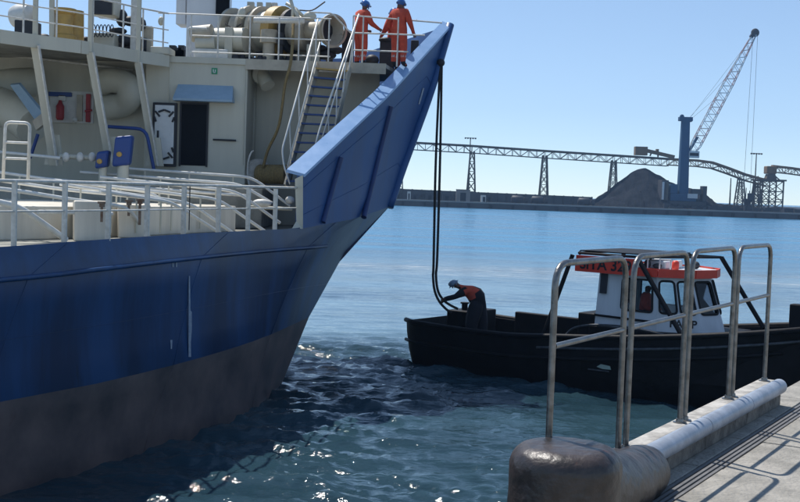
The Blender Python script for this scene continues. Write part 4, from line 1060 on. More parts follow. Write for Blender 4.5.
# raised coaming by the wheelhouse, mooring post, deck gear
def bbox(nm, a0, a1, b0, b1, z0, z1, mt, bev=0.03, par=None): 
    m_ = MB(); m_.slab([B(a0,b0,z0), B(a1,b0,z0), B(a1,b1,z0), B(a0,b1,z0)], V(0,0,z1-z0)); return m_.build(nm, mt, par or bt, bevel=bev)
bbox('engine_casing', 5.35, 5.8, 0.45, 2.9, 0.63, 2.0, m_black); bbox('engine_casing', 5.75, 9.0, 0.30, 3.1, 0.63, 1.72, m_black)
bbox('stern_locker', 0.9, 1.7, 0.9, 2.3, 0.63, 1.62, m_black); bbox('side_coaming', 1.9, 8.4, 3.0, 3.2, 0.63, 1.52, m_black)
m_ = MB(); m_.lathe(B(1.25,1.3,1.6), (0,0,1), [(0,.09),(.2,.09),(.2,.13),(.24,.13)], 12); m_.build('towing_post', m_black, bt, smooth=True, auto=R(40))
bbox('bow_post', 10.55, 10.85, 1.5, 1.8, 1.9, 2.62, m_black)
m_ = MB(); m_.tube([B(10.75,1.6,2.45), B(12.3,2.3,2.52)], 0.06, 8); m_.tube([B(11.3,1.85,2.5), B(11.28,1.85,2.66)], 0.07, 8); m_.ell(B(10.9,1.66,2.45), (.14,.12,.13)); m_.build('bow_roller_arm', m_dark, bt, smooth=True)
m_ = MB(); m_.tube(catmull([B(11.2,1.8,2.45), B(11.5,1.8,2.15), B(11.9,2.0,2.2), B(12.0,2.1,2.5)],5), 0.02, 6); m_.build('chain', m_dark, bt)
m_ = MB(); m_.tube(catmull([B(5.2,.2,1.36), B(5.5,.15,1.62), B(6.1,.14,1.76), B(7.0,.12,1.80), B(8.0,.1,1.72)],5), 0.028, 6); m_.build('mooring_line_on_rail', m_strake, bt, smooth=True)
# pale fairlead slot in the side
def hullN(px, py):
    # meet ray with near side plane b=0
    r = ray(px,py); o = V(0,0,EYE); k = BN.dot(BO-o)/BN.dot(r); return o+r*k
P_ = [hullN(598,366.5), hullN(602,364), hullN(611,366), hullN(612,369.5), hullN(604,368.8)]
m_ = MB(); m_.slab([p-BN*0.045 for p in P_], -BN*0.03); m_.build('discharge_plate', mat('pale_plate',(0.5,0.6,0.5),0.4), bt)
m_ = MB(); m_.tube([hullN(589,369)-BN*.05, hullN(610,371.5)-BN*.05], 0.02, 6); m_.build('discharge_lip', m_strake, bt)
# --- wheelhouse
wh = bpy.data.objects.new('wheelhouse', None); COL.objects.link(wh); wh.parent = bt; wh.location = B(7,1.7,1.7)-bt.location
base = [(5.81,.50),(7.55,.50),(8.55,1.0),(8.85,1.7),(8.55,2.4),(7.55,2.9),(5.81,2.9)]
topp = [(5.86,.58),(7.45,.58),(8.15,1.05),(8.38,1.7),(8.15,2.35),(7.45,2.82),(5.86,2.82)]
Z0, Z1, ZS, ZT = 1.70, 3.08, 2.18, 2.98
def wp(i, z):
    f = (z-Z0)/(Z1-Z0); a = base[i][0]+(topp[i][0]-base[i][0])*f; b = base[i][1]+(topp[i][1]-base[i][1])*f; return B(a,b,z)
cen = B(6.9,1.7,2.4)
def panel_with_windows(i, j, wins):
    """wall panel between corner i and j; wins = list of (u0,u1,z0,z1)"""
    def pt(u, z): return wp(i,z).lerp(wp(j,z), u)
    p0, p1, p2 = pt(0,Z0), pt(1,Z0), pt(0,Z1)
    nrm = (p1-p0).cross(p2-p0).normalized()
    if nrm.dot(cen-p0) > 0: nrm = -nrm
    us = [0]; 
    m_ = MB(); t = -nrm*0.05
    if not wins:
        m_.slab([pt(0,Z0),pt(1,Z0),pt(1,Z1),pt(0,Z1)], t); m_.build('wall_panel', m_cab, wh); return
    zl = wins[0][2]; zh = wins[0][3]
    m_.slab([pt(0,Z0),pt(1,Z0),pt(1,zl),pt(0,zl)], t); m_.slab([pt(0,zh),pt(1,zh),pt(1,Z1),pt(0,Z1)], t)
    u = 0
    for (a,b,_,_) in wins:
        m_.slab([pt(u,zl),pt(a,zl),pt(a,zh),pt(u,zh)], t); u = b
    m_.slab([pt(u,zl),pt(1,zl),pt(1,zh),pt(u,zh)], t)
    m_.build('wall_panel', m_cab, wh)
    for (a,b,_,_) in wins:
        fr = MB(); o = nrm*0.012
        loop = [pt(a,zl), pt(b,zl), pt(b,zh), pt(a,zh)]
        rl = []
        L = [Vector(p) for p in loop]
        for q in range(4):
            P0, P1, P2 = L[q-1], L[q], L[(q+1)%4]; d1 = (P0-P1).normalized()*0.10; d2 = (P2-P1).normalized()*0.10
            rl += arc(P1+d1, P1, P1+d2, 4)
        fr.tube([p+o for p in rl]+[rl[0]+o], 0.028, 6, cap=False); f_ = fr.build('window_frame', m_rubber, wh, smooth=True)
        g = MB(); g.slab([p-nrm*0.02 for p in rl], -nrm*0.006); g.build('window_pane', m_pane, wh)
m_pane = bpy.data.materials.new('window_glass'); m_pane.use_nodes = True
nn_ = m_pane.node_tree; bb = nn_.nodes['Principled BSDF']; bb.inputs['Base Color'].default_value = (0.75,0.82,0.86,1); bb.inputs['Roughness'].default_value = 0.03
tr = nn_.nodes.new('ShaderNodeBsdfTransparent'); tr.inputs[0].default_value = (0.82,0.88,0.9,1); gl = nn_.nodes.new('ShaderNodeBsdfGlossy'); gl.inputs['Roughness'].default_value = 0.03
fz = nn_.nodes.new('ShaderNodeFresnel'); fz.inputs[0].default_value = 1.5; mxs = nn_.nodes.new('ShaderNodeMixShader')
nn_.links.new(fz.outputs[0], mxs.inputs[0]); nn_.links.new(tr.outputs[0], mxs.inputs[1]); nn_.links.new(gl.outputs[0], mxs.inputs[2]); nn_.links.new(mxs.outputs[0], nn_.nodes['Material Output'].inputs[0])
panel_with_windows(0,1,[(0.42,0.93,ZS,ZT)])
panel_with_windows(1,2,[(0.07,0.49,ZS,ZT),(0.58,0.95,ZS,ZT)]); panel_with_windows(2,3,[(0.12,0.92,ZS,ZT)]); panel_with_windows(3,4,[(0.08,0.90,ZS,ZT)])
panel_with_windows(4,5,[(0.10,0.88,ZS,ZT)]); panel_with_windows(5,6,[(0.05,0.94,ZS,ZT)]); panel_with_windows(6,0,[(0.06,0.94,ZS,ZT)])
# dark vertical vent by the after corner
m_ = MB(); m_.slab([B(5.93,.50,2.55),B(6.12,.50,2.55),B(6.12,.545,3.06),B(5.93,.545,3.06)], -BN*0.03); m_.build('vent_grille', m_dark, wh)
m_ = MB(); m_.tube([B(5.78,.46,1.98), B(7.5,.46,1.95)], 0.03, 6); m_.build('wall_rail', m_black, wh)
# roof with orange band
roof = [(5.25,.42),(7.55,.42),(8.30,.95),(8.52,1.7),(8.30,2.45),(7.55,2.98),(5.25,2.98)]
m_ = MB(); m_.slab([B(a,b,Z1+0.03) for a,b in roof], V(0,0,0.14)); m_.build('roof_slab', m_cab, wh, bevel=0.02)
rb = MB()
for i in range(len(roof)):
    (a0,b0),(a1,b1) = roof[i], roof[(i+1)%len(roof)]
    p, q = B(a0,b0,0), B(a1,b1,0); d = (q-p).normalized(); nn = V(d.y,-d.x,0)
    if nn.dot(cen-p) > 0: nn = -nn
    z0, z1 = (Z1-0.0, Z1+0.21)
    rb.slab([V(p.x,p.y,z0)+nn*.004, V(q.x,q.y,z0)+nn*.004, V(q.x,q.y,z1)+nn*.004, V(p.x,p.y,z1)+nn*.004], nn*0.03)
rb.build('roof_band', m_orange, wh)
# name board on the near side, standing above the roof
nbm = MB(); nbm.slab([B(5.28,.375,Z1-0.0),B(7.02,.375,Z1-0.0),B(7.02,.375,Z1+0.42),B(5.28,.375,Z1+0.42)], -BN*0.03); nbm.build('name_board', m_orange, wh)
Mx = Matrix((BE, V(0,0,1), -BN)).transposed().to_4x4(); Mx.translation = B(6.13,.34,Z1+0.20)
text_mesh('name_lettering', 'SITA 329', 0.39, m_ink, wh, Mx)
# lettering low on the front corner panel
p1, p2 = wp(1,1.93), wp(2,1.93); d = (p2-p1).normalized(); up = (wp(1,2.2).lerp(wp(2,2.2),.5)-wp(1,1.93).lerp(wp(2,1.93),.5)).normalized(); nn = d.cross(up).normalized(); up = nn.cross(d)
Mx = Matrix((d, up, nn)).transposed().to_4x4(); Mx.translation = p1.lerp(p2,0.60)+nn*0.012
text_mesh('lettering', 'PAMP', 0.27, m_ink, wh, Mx)
# roof gear
m_ = MB(); m_.slab([B(6.9,1.0,Z1+.18),B(7.5,1.0,Z1+.18),B(7.5,2.0,Z1+.18),B(6.9,2.0,Z1+.18)], V(0,0,.2)); m_.build('life_raft_box', m_cab, wh, bevel=0.04)
for k, (a, b_, h, mt, nm) in enumerate(((6.95,.55,.26,m_white,'roof_rail_post'),(7.2,.55,.3,m_white,'roof_rail_post'),(7.5,.6,.3,m_white,'roof_rail_post'),(7.7,.8,.28,m_white,'roof_rail_post'))):
    m_ = MB(); m_.tube([B(a,b_,Z1+.17), B(a,b_,Z1+.17+h)], 0.018, 6); m_.build(nm, mt, wh)
m_ = MB(); m_.tube([B(6.95,.55,Z1+.42), B(7.5,.6,Z1+.44), B(7.7,.8,Z1+.44)], 0.018, 6); m_.build('roof_rail', m_white, wh)
m_ = MB(); m_.lathe(B(7.72,1.05,Z1+.17), (0,0,1), [(0,.08),(.06,.09),(.2,.09),(.24,.05)], 12); m_.build('beacon', m_orange, wh, smooth=True)
m_ = MB(); m_.ell(B(7.9,1.9,Z1+.28), (.1,.1,.1)); m_.build('searchlight', m_dark, wh, smooth=True)
m_ = MB(); m_.ell(B(7.1,.75,Z1+.30), (.09,.09,.12)); m_.ell(B(7.35,.8,Z1+.26),(.12,.08,.07)); build_each(m_, 'horn', m_dark, wh, smooth=True)
# black roll frame over the wheelhouse
TB = []
def leg(p, q): 
    m_ = MB(); m_.tube([p,q], 0.06, 10); m_.build('frame_leg', m_black, bt, smooth=True, auto=R(60))
leg(B(5.2,.30,3.50), B(4.5,.15,1.3)); leg(B(7.0,.36,3.55), B(8.55,.12,1.5)); leg(B(8.1,3.05,3.55), B(9.3,3.1,1.8)); leg(B(5.3,3.05,3.55), B(4.55,3.2,1.3))
m_ = MB(); m_.slab([B(5.3,.5,3.60),B(7.3,.5,3.60),B(7.3,2.9,3.60),B(5.3,2.9,3.60)], V(0,0,.03)); m_.build('sun_canopy', m_black, bt)
for (p,q) in (((5.3,.45),(7.0,.45)),((7.0,.45),(8.1,3.05)),((5.3,3.05),(8.1,3.05)),((5.3,.45),(5.3,3.05))):
    m_ = MB(); m_.tube([B(*p,3.55),B(*q,3.55)], 0.035, 8); m_.build('frame_bar', m_black, bt, smooth=True)
for a, b_ in ((5.3,.5),(7.3,.5),(7.3,2.9),(5.3,2.9)):
    m_ = MB(); m_.tube([B(a,b_,3.50),B(a,b_,3.60)], 0.03, 8); m_.build('canopy_stub', m_black, bt)

for o in list(bt.children):
    if o.name.split('.')[0] in ('wheelhouse','frame_leg','frame_bar','sun_canopy','canopy_stub','engine_casing'): o.location = o.location+BE*0.08
# helmsman inside
h0 = B(6.8,1.5,1.12)
def reg_hv(c, J):
    if (c-J['head']).length < 0.2 and c.z > J['neck'].z: return 1
    return 0 if c.z > J['waist'].z-0.1 else 2
person('person', 'helmsman in an orange vest seen through the wheelhouse window', stand(h0, V(0.75,-0.35,0), 0.96, V(0,0,0),
   armL=[(-.27,.05,1.12),(-.2,.3,1.1),(-.15,.38,1.1)], armR=[(.27,.05,1.12),(.2,.3,1.1),(.15,.38,1.1)]), RAD, [m_hiviz, m_skin, m_navy], reg_hv, loc=h0)

# deckhand bending at the stern
g0 = B(2.15,1.15,0.62)
def deckhand():
    Yh = g0.y
    P = lambda px, py, dy=0: W(px,py,Yh+dy)
    fx = g0
    J = {'pelvis':P(479.5,300),'waist':P(477,292.5),'chest':P(469.5,290.5),'neck':P(460,287),'head':P(455,284.5),'crown':P(452.5,283),
      'shL':P(465,290,-.17),'shR':P(464,291,.18),'elL':P(457.5,296,-.2),'wrL':P(447,297.5,-.15),'haL':P(443,299.5,-.12),
      'elR':P(455,297,.2),'wrR':P(446,300,.18),'haR':P(442,302,.15),
      'hipL':P(477,303,-.1),'hipR':P(478,303,.12),'knL':P(471.5,315,-.13),'knR':P(482,315,.15),
      'anL':P(471.5,327.5,-.12),'anR':P(483,327.5,.15),'toL':P(467,329.5,-.12),'toR':P(478,329.5,.15)}
    dzz = 0.66-J['toL'].z
    for k in ('knL','knR','anL','anR','toL','toR'): J[k] = J[k]+V(0,0,dzz*(1.0 if k[0] in 'at' else 0.5))
    J['face'] = J['head']+V(-0.7,0,-0.7)
    rd = dict(RAD); rd['pelvis'] = (.30,.27); rd['waist'] = (.29,.27); rd['chest'] = (.29,.25); rd['sh'] = (.15,.15); rd['hi'] = (.26,.26); rd['kn'] = (.20,.20); rd['an'] = (.14,.14); rd['el'] = (.08,.08)
    def reg(c, J):
        if (c-J['head']).length < 0.17: return 1
        for s_ in 'LR':
            if (c-J['ha'+s_]).length < 0.09: return 1
        d = (c-J['chest']).length
        if c.x < J['waist'].x-0.02 and d < 0.30 and c.z < J['chest'].z+0.16 and min((c-J['el'+q]).length for q in 'LR') > 0.16: return 3
        return 2
    def ex(root, J):
        m_ = MB()
        for s_ in 'LR':
            a = J['kn'+s_].lerp(J['an'+s_], 0.62); d = (J['an'+s_]-J['kn'+s_]).normalized(); m_.lathe(a-d*.03, d, [(0,.178),(.07,.170)], 16, cap=False)
        a = J['chest'].lerp(J['waist'], .25); 
        build_each(m_, 'reflective_band', m_refl, root, smooth=True)
        
    person('person', 'deckhand in dark workwear and red vest bending over the stern, hauling the hawser', J, rd, [m_navy, m_skin, m_navy, m_hiviz], reg, helmet=m_helmg, loc=g0, extra=ex)
    return J
JD = deckhand()

# ------------------------------------------------------------------ hawser
YR = g0.y
ha = JD['haL']
rope = thing('hawser', 'double mooring hawser hanging from the ship bow down to the workboat stern', 'rope', V(ha.x, ha.y, 1.6))
f0 = fl+V(0.03,-0.1,0)
r1 = catmull([f0, f0.lerp(W(433.5,260,YR+.1),0.5)+V(-0.03,0,0), W(433.6,262,YR+.1), W(433,275,YR+.05), W(434.5,290,YR), W(439,301,YR-.05), W(446,309,YR-.1), W(452,313,YR-.1)], 8)
r2 = catmull([f0+V(0.05,0.05,0), f0.lerp(W(438,255,YR+.1),0.5)+V(0.03,0,0), W(437.3,255,YR+.1), W(436,275,YR+.05), W(438,291,YR+.05), W(443.5,300,YR), W(450,305,YR), W(458,309,YR)], 8)
for P_ in (r1, r2):
    m_ = MB(); m_.tube(P_, 0.036, 8); m_.build('rope_strand', m_rope, rope, smooth=True)

# ------------------------------------------------------------------ far shore
FQ = 380.0
m_ = MB(); m_.box((-420,FQ,-3),(520,FQ+2200,2.0)); structure(m_.build('far_ground', m_ground))
fq = MB(); fq.box((-420,FQ-1.2,-3),(520,FQ-0.02,1.75)); structure(fq.build('far_quay_wall', m_farq))
fq = MB(); fq.box((-420,FQ-1.4,1.76),(520,FQ+1.0,2.25)); structure(fq.build('far_quay_cope', m_farcap))
# fender piles along the wall
fp_ = MB()
x = -150
while x < 200:
    fp_.box((x,FQ-1.9,-1),(x+0.8,FQ-1.22,1.5)); x += 7.5
o = fp_.build('quay_fenders', m_rubber); tag(o, 'row of dark rubber fenders along the far quay face', 'fenders'); stuff(o)
# long concrete retaining wall with openings
lw = thing('storage_wall', 'long low grey storage wall on the far quay, left of the coal heap', 'wall', (0,FQ+22,2))
A = W(280,183.5,FQ+22); Bp = W(592,197.0,FQ+22)
m_ = MB(); m_.add([(A.x,FQ+22,2),(Bp.x,FQ+22,2),(Bp.x,FQ+22,Bp.z),(A.x,FQ+22,A.z),(A.x,FQ+25,2),(Bp.x,FQ+25,2),(Bp.x,FQ+25,Bp.z),(A.x,FQ+25,A.z)], [(0,1,2,3),(4,7,6,5),(3,2,6,7),(0,3,7,4),(1,5,6,2)])
m_.build('wall_face', m_farw, lw)
for k in range(34):
    f = k/33; x = A.x+(Bp.x-A.x)*f; zt = A.z+(Bp.z-A.z)*f
    m_ = MB(); m_.box((x-0.2,FQ+21.6,2),(x+0.2,FQ+21.998,zt+0.1)); m_.build('buttress', m_farq, lw)
for (px, w_, h, mt) in ((398,3,2.4,m_dark),(409,1.2,3,m_white),(415,2.6,2.2,m_dark),(430,3,2.4,m_dark),(447,3.2,2.4,m_dark),(463,5,4.2,m_farcap),(484,2.2,2.6,m_white),(489,2.2,2.6,m_farq)):
    p = W(px,195,FQ+18); 
    o = thing('container' if w_ > 2.3 else 'hut', 'placeholder', 'container', (p.x,FQ+18,2.0))
    m_ = MB(); m_.box((p.x-w_/2,FQ+17,2.0),(p.x+w_/2,FQ+19,2.0+h)); m_.build('box_body', mt, o)
    m_ = MB(); m_.box((p.x-w_/2-.1,FQ+16.9,2.0+h),(p.x+w_/2+.1,FQ+19.1,2.15+h)); m_.build('roof', m_farq, o)
    m_ = MB(); m_.box((p.x-w_*.2,FQ+16.93,2.0),(p.x+w_*.2,FQ+16.99,2.0+h*.75)); m_.build('door', m_glassd, o)
    o['label'] = {398:'small dark store at the foot of the leftmost conveyor tower',409:'narrow white hut just right of the ship bow on the far quay',415:'small dark container beside the narrow white hut',
      430:'dark container on the far quay directly behind the hanging hawser',447:'dark container just right of the hawser on the far quay',463:'pale concrete block building at the foot of the second conveyor tower',
      484:'small white hut right of the pale block building',489:'dark hut touching the small white hut'}[px]
    o['category'] = 'building'
# trucks with round dark loads
for (px, lb) in ((518,'left of two round-backed dark trucks parked by the storage wall'),(538,'right of two round-backed dark trucks, beside the third conveyor tower'),(585,'dark truck parked at the left foot of the coal heap')):
    p = W(px,200,FQ+14); o = thing('parked_truck', lb, 'truck', (p.x,FQ+14,2), 'trucks on the far quay')
    m_ = MB(); m_.lathe((p.x-2.3,FQ+15,3.4), (1,0,0), [(0,1.0),(.4,1.45),(3.8,1.45),(4.2,1.0)], 14); m_.build('load_body', m_dark, o, smooth=True)
    m_ = MB(); m_.box((p.x+2.2,FQ+14,2.5),(p.x+3.6,FQ+16,4.3)); m_.build('cab', m_farq, o, bevel=0.2)
    for a in (-1.6,-.6,2.9):
        m_ = MB(); m_.lathe((p.x+a,FQ+13.8,2.5), (0,1,0), [(0,.5),(.4,.5)], 12); m_.build('wheel', m_rubber, o)

# coal heaps
def heap(name, pts, Y, depth, label, mt, seed):
    """ridge outline given as world profile; real cone-like heap with depth"""
    prof_ = [W(px,py,Y) for px,py in pts]; xs = [p.x for p in prof_]; zs = [max(2.0,p.z) for p in prof_]
    n = 90; rows_ = []
    for k in range(n+1):
        x = xs[0]+(xs[-1]-xs[0])*k/n; z = np.interp(x, xs, zs)-2.0; row = []
        for j in range(17):
            f = -1+j/8; 
            yy = Y+f*(depth*(0.35+0.65*min(1,z/6)))
            hh = z*(1-abs(f))
            nn_ = noise.noise(V(x*.22+seed,yy*.22,seed))*1.0*min(1,hh)+noise.noise(V(x*.7,yy*.7,seed))*.45*min(1,hh)
            row.append(V(x,yy,1.95+max(0,hh+nn_*(1 if f else 0.55))))
        rows_.append(row)
    m_ = MB(); m_.grid(rows_); o = m_.build(name, mt, None, smooth=False); tag(o, label, 'coal heap'); return o
heap('coal_heap', [(572,206),(578,205),(590,201),(604,194),(618,182),(630,173),(638,169.5),(645,168),(652,171),(660,175),(668,181),(680,186),(692,188),(702,192),(712,200),(722,206)], FQ+28, 22, 'tall black coal heap left of the blue crane', m_coal, 1.3)
heap('ore_mound', [(560,206),(580,201),(600,199.5),(640,201),(700,205),(716,203.5),(740,205.5),(770,207),(830,209.5),(900,214),(960,222)], FQ+45, 16, 'long low dark mound running along the far quay behind the crane', m_coal, 5.1)
# foreground dark stock along the quay
hs = MB(); x = W(655,210,FQ+8).x
for k in range(70):
    px = random.uniform(660,800); p = W(px,212,FQ+random.uniform(6,12)); s_ = random.uniform(.6,1.5)
    hs.box((p.x-s_,p.y-.8,2),(p.x+s_,p.y+.8,2+random.uniform(.5,1.9)))
o = hs.build('stacked_cargo', m_dark); tag(o, 'clutter of dark cargo along the foot of the crane quay', 'cargo'); stuff(o)

# conveyor gallery
def lattice(m_, A, B_, w_, h, bay, r, deck=True, mi_top=0):
    """box truss from A to B (top centre line)"""
    A = Vector(A); B_ = Vector(B_); d = B_-A; L = d.length; d.normalize(); s_ = d.cross(V(0,0,1)).normalized(); u = V(0,0,1)
    n = max(1, round(L/bay))
    for sd_ in (-1,1):
        for hh in (0,-h):
            m_.bar(A+s_*sd_*w_/2+u*hh, B_+s_*sd_*w_/2+u*hh, r*2, r*2)
        for k in range(n):
            p = A+d*(L*k/n)+s_*sd_*w_/2; q = A+d*(L*(k+1)/n)+s_*sd_*w_/2
            if k%2: m_.bar(p, q-u*h, r*1.3, r*1.3)
            else: m_.bar(p-u*h, q, r*1.3, r*1.3)
            m_.bar(p, p-u*h, r*1.2, r*1.2)
    if deck:
        m_.bar(A+u*0.25, B_+u*0.25, w_*0.8, 0.7)
cv = thing('conveyor', 'long elevated conveyor gallery on lattice towers crossing the sky behind the harbour', 'conveyor', (40,FQ+30,2))
CY = FQ+32
span = [(330,138.5),(410,143.0),(472,146.5),(545,151.5),(614,156.0),(668,159.5)]
for (a, b) in zip(span[:-1], span[1:]):
    m_ = MB(); lattice(m_, W(a[0],a[1],CY), W(b[0],b[1],CY), 3.0, 2.4, 3.0, 0.14); m_.build('gallery_span', m_conv, cv)
sp2 = [(668,159.5),(697,161),(712,163),(728,168.5),(745,175),(767,181)]
for (a, b) in zip(sp2[:-1], sp2[1:]):
    m_ = MB(); lattice(m_, W(a[0],a[1],CY), W(b[0],b[1],CY), 3.0, 2.0, 2.6, 0.17); m_.build('gallery_span', m_convr, cv)
sp3 = [(772,166.5),(790,168.5),(815,172),(850,176)]
for (a, b) in zip(sp3[:-1], sp3[1:]):
    m_ = MB(); lattice(m_, W(a[0],a[1],CY+4), W(b[0],b[1],CY+4), 3.0, 2.0, 2.6, 0.16); m_.build('gallery_span', m_convr, cv)
def tower(px, pt_, pb, wt, wb, Y=CY, mt=m_conv, par=cv):
    T = W(px,pt_,Y); Bt = W(px-1.5,pb,Y); m_ = MB()
    legs = []
    for s1 in (-1,1):
        for s2 in (-1,1):
            a = V(T.x+s1*wt/2, Y+s2*1.2, T.z-1.2); b = V(Bt.x+s1*wb/2, Y+s2*1.8, 2.0); legs.append((a,b)); m_.bar(a,b,0.42,0.42,up=(0,1,0))
    for k in range(5):
        f0_, f1_ = k/5, (k+1)/5
        for (i, j) in ((0,2),(1,3)):
            m_.bar(legs[i][0].lerp(legs[i][1],f0_), legs[j][0].lerp(legs[j][1],f1_), .2,.2,up=(0,1,0)); m_.bar(legs[j][0].lerp(legs[j][1],f0_), legs[i][0].lerp(legs[i][1],f1_), .2,.2,up=(0,1,0))
            m_.bar(legs[i][0].lerp(legs[i][1],f1_), legs[j][0].lerp(legs[j][1],f1_), .2,.2,up=(0,1,0))
    return m_.build('trestle_tower', mt, par)
for (px, t_, b_) in ((400,143,189),(472.5,148,190),(545,152,192),(614,157,190),(684.5,160,195)): tower(px, t_, b_, 1.4, 3.4)
tower(741,175,207,1.4,3.6); tower(757,179,207,1.4,3.6)
# tripper car
A = W(633,147,CY); m_ = MB(); A2 = W(636,151,CY); B2 = W(676,158,CY)
m_.bar(W(642,149.5,CY), W(674,157,CY), 2.2, 1.2); m_.box((A2.x-0.5,CY-1.5,A2.z-1.5),(A2.x+4,CY+1.5,W(636,146.5,CY).z))
m_.bar(W(650,156,CY), W(652,151,CY), .5,.5,up=(0,1,0)); m_.bar(W(658,157,CY), W(658,153,CY), .5,.5,up=(0,1,0)); m_.box((W(656,150,CY).x,CY-.8,W(656,153,CY).z),(W(658.5,150,CY).x,CY+.8,W(656,149,CY).z))
m_.build('tripper_car', m_convr, cv)
# transfer tower
tt_ = thing('transfer_tower', 'open steel transfer tower where two conveyors meet, right of the crane', 'tower', W(769,208,CY))
m_ = MB(); X0 = W(757,182,CY).x; X1 = W(780,182,CY).x; zt = W(768,181,CY).z
cols = [X0, X0*.6+X1*.4, X1]
for x in cols:
    for yy in (CY-4, CY+4): m_.bar((x,yy,2),(x,yy,zt),.45,.45,up=(0,1,0))
for yy in (CY-4, CY+4):
    for lv_ in range(3):
        z0 = 2+(zt-2)*lv_/3; z1 = 2+(zt-2)*(lv_+1)/3
        m_.bar((X0,yy,z1),(X1,yy,z1),.35,.35)
        for i in range(2): 
            m_.bar((cols[i],yy,z0),(cols[i+1],yy,z1),.25,.25,up=(0,1,0)); m_.bar((cols[i+1],yy,z0),(cols[i],yy,z1),.25,.25,up=(0,1,0))
for x in cols:
    m_.bar((x,CY-4,zt),(x,CY+4,zt),.3,.3); m_.bar((x,CY-4,zt*.5),(x,CY+4,zt*.5),.3,.3)
m_.bar((X0-1,CY-4,zt+.3),(X1+1,CY-4,zt+.3),.6,.6); m_.bar((X0-1,CY+4,zt+.3),(X1+1,CY+4,zt+.3),.6,.6)
m_.build('tower_frame', m_conv, tt_)
A = W(765.5,166,CY); Bq = W(775,174,CY); m_ = MB(); m_.box((A.x,CY-2,Bq.z),(Bq.x,CY+2,A.z)); m_.build('drive_house', m_convr, tt_, bevel=0.3)
m_ = MB(); a = W(767,174,CY); b = W(774,174,CY); c = W(776,181.5,CY); d = W(764,181.5,CY); m_.slab([V(q.x,CY-1.5,q.z) for q in (a,b,c,d)], V(0,3,0)); m_.build('chute', m_conv, tt_)
m_ = MB(); m_.bar(W(758,176,CY), W(760,182,CY),.3,.3,up=(0,1,0)); m_.bar(W(775,176,CY), W(782,182,CY),.4,.4,up=(0,1,0)); m_.bar(W(760,178,CY), W(774,181,CY),.5,1.1,up=(0,1,0)); m_.build('walkway', m_conv, tt_)

# light masts
for (px, pt_, pb, lb) in ((470.5,138,190,'thin floodlight mast by the second conveyor tower'),(756.5,153.5,208,'tall floodlight mast between the crane and the transfer tower'),(731,178,206,'short thin pole left of the tall floodlight mast')):
    Y = CY+6; T = W(px,pt_,Y); o = thing('light_mast', lb, 'mast', (T.x,Y,2))
    m_ = MB(); m_.tube([V(T.x,Y,2),V(T.x,Y,T.z)], [0.35,0.18], 8); m_.build('pole', m_conv, o)
    if px != 731:
        m_ = MB(); m_.tube([V(T.x-2.1,Y,T.z),V(T.x+2.1,Y,T.z)], .12, 6)
        for k in (-2,-1,0,1,2): m_.box((T.x+k*.95-.28,Y-.3,T.z-.35),(T.x+k*.95+.28,Y+.3,T.z+.2))
        m_.build('floodlight_bank', m_conv, o)
# small hopper on the quay near px 748
o = thing('hopper', 'small dark loading hopper under the conveyor, right of the crane', 'hopper', W(747,209,FQ+20))
P = W(747,205,FQ+20); m_ = MB(); m_.lathe((P.x,FQ+20,3.2), (0,0,1), [(0,.6),(1.2,.8),(2.8,2.0),(3.4,2.0)], 4); m_.build('bin', m_dark, o)
m_ = MB()
for s1 in (-1.3,1.3):
    for s2 in (-1.3,1.3): m_.bar((P.x+s1,FQ+20+s2,2),(P.x+s1,FQ+20+s2,6.4),.3,.3,up=(0,1,0))
m_.bar((P.x-.6,FQ+20,6),(P.x-.6,FQ+20,10.5),.25,.25,up=(0,1,0)); m_.bar((P.x+.7,FQ+20,6),(P.x+.7,FQ+20,9.5),.25,.25,up=(0,1,0)); build_each(m_, 'leg', m_dark, o)

# ---- harbour crane
KY = FQ+14
cr = thing('harbour_crane', 'blue mobile harbour crane with a long pale lattice boom raised to the right', 'crane', V(W(680,205,KY).x,KY,2))
def K(px, py): return W(px, py, KY)
bx0 = K(665,0).x; bx1 = K(706,0).x
m_ = MB(); m_.box((K(667,205).x,KY-4,2.6),(K(703,205).x,KY+4,4.8)); m_.box((K(662,205).x,KY-5,2.2),(K(667,205).x,KY+5,3.4)); m_.box((K(703,205).x,KY-5,2.2),(K(709,205).x,KY+5,3.4)); m_.build('undercarriage', m_dark, cr, bevel=0.15)
for k in range(9):
    x = K(667+k*4.3,205).x; m_ = MB(); m_.lathe((x,KY-4.6,2.9), (0,1,0), [(0,.85),(.6,.85)], 14); m_.build('wheel', m_rubber, cr)
m_ = MB(); m_.box((K(668,200).x,KY-3.2,4.9),(K(694,200).x,KY+3.2,7.4)); m_.build('slewing_platform', m_crane, cr, bevel=0.2)
m_ = MB(); m_.box((K(685,200).x,KY-3.6,6.0),(K(695,196).x,KY-3.21,7.6)); m_.build('company_panel', m_cranew, cr)
m_ = MB(); m_.box((K(659,200).x,KY-3,4.9),(K(667,180).x,KY+3,K(660,180).z)); m_.build('counterweight', m_farq, cr, bevel=0.15)
for px in (660.5, 664.5):
    m_ = MB(); m_.box((K(px,200).x-.35,KY-3.3,5.2),(K(px,200).x+.35,KY-3.01,K(660,181).z-.3)); m_.build('radiator_panel', m_cranew if px < 662 else m_conv, cr)
m_ = MB(); m_.box((K(668,200).x,KY-2.6,7.41),(K(676,188).x,KY+2.6,K(670,184).z)); m_.build('machinery_house', m_crane, cr, bevel=0.15)
m_ = MB(); m_.box((K(690,200).x,KY-2.6,7.41),(K(700,190).x,KY+2.6,K(697,189).z)); m_.build('machinery_house', m_dark, cr, bevel=0.15)
m_ = MB(); m_.box((K(701,200).x,KY-2,5),(K(705.5,190).x,KY+2,K(701,186).z)); m_.build('exhaust_stack', m_dark, cr)
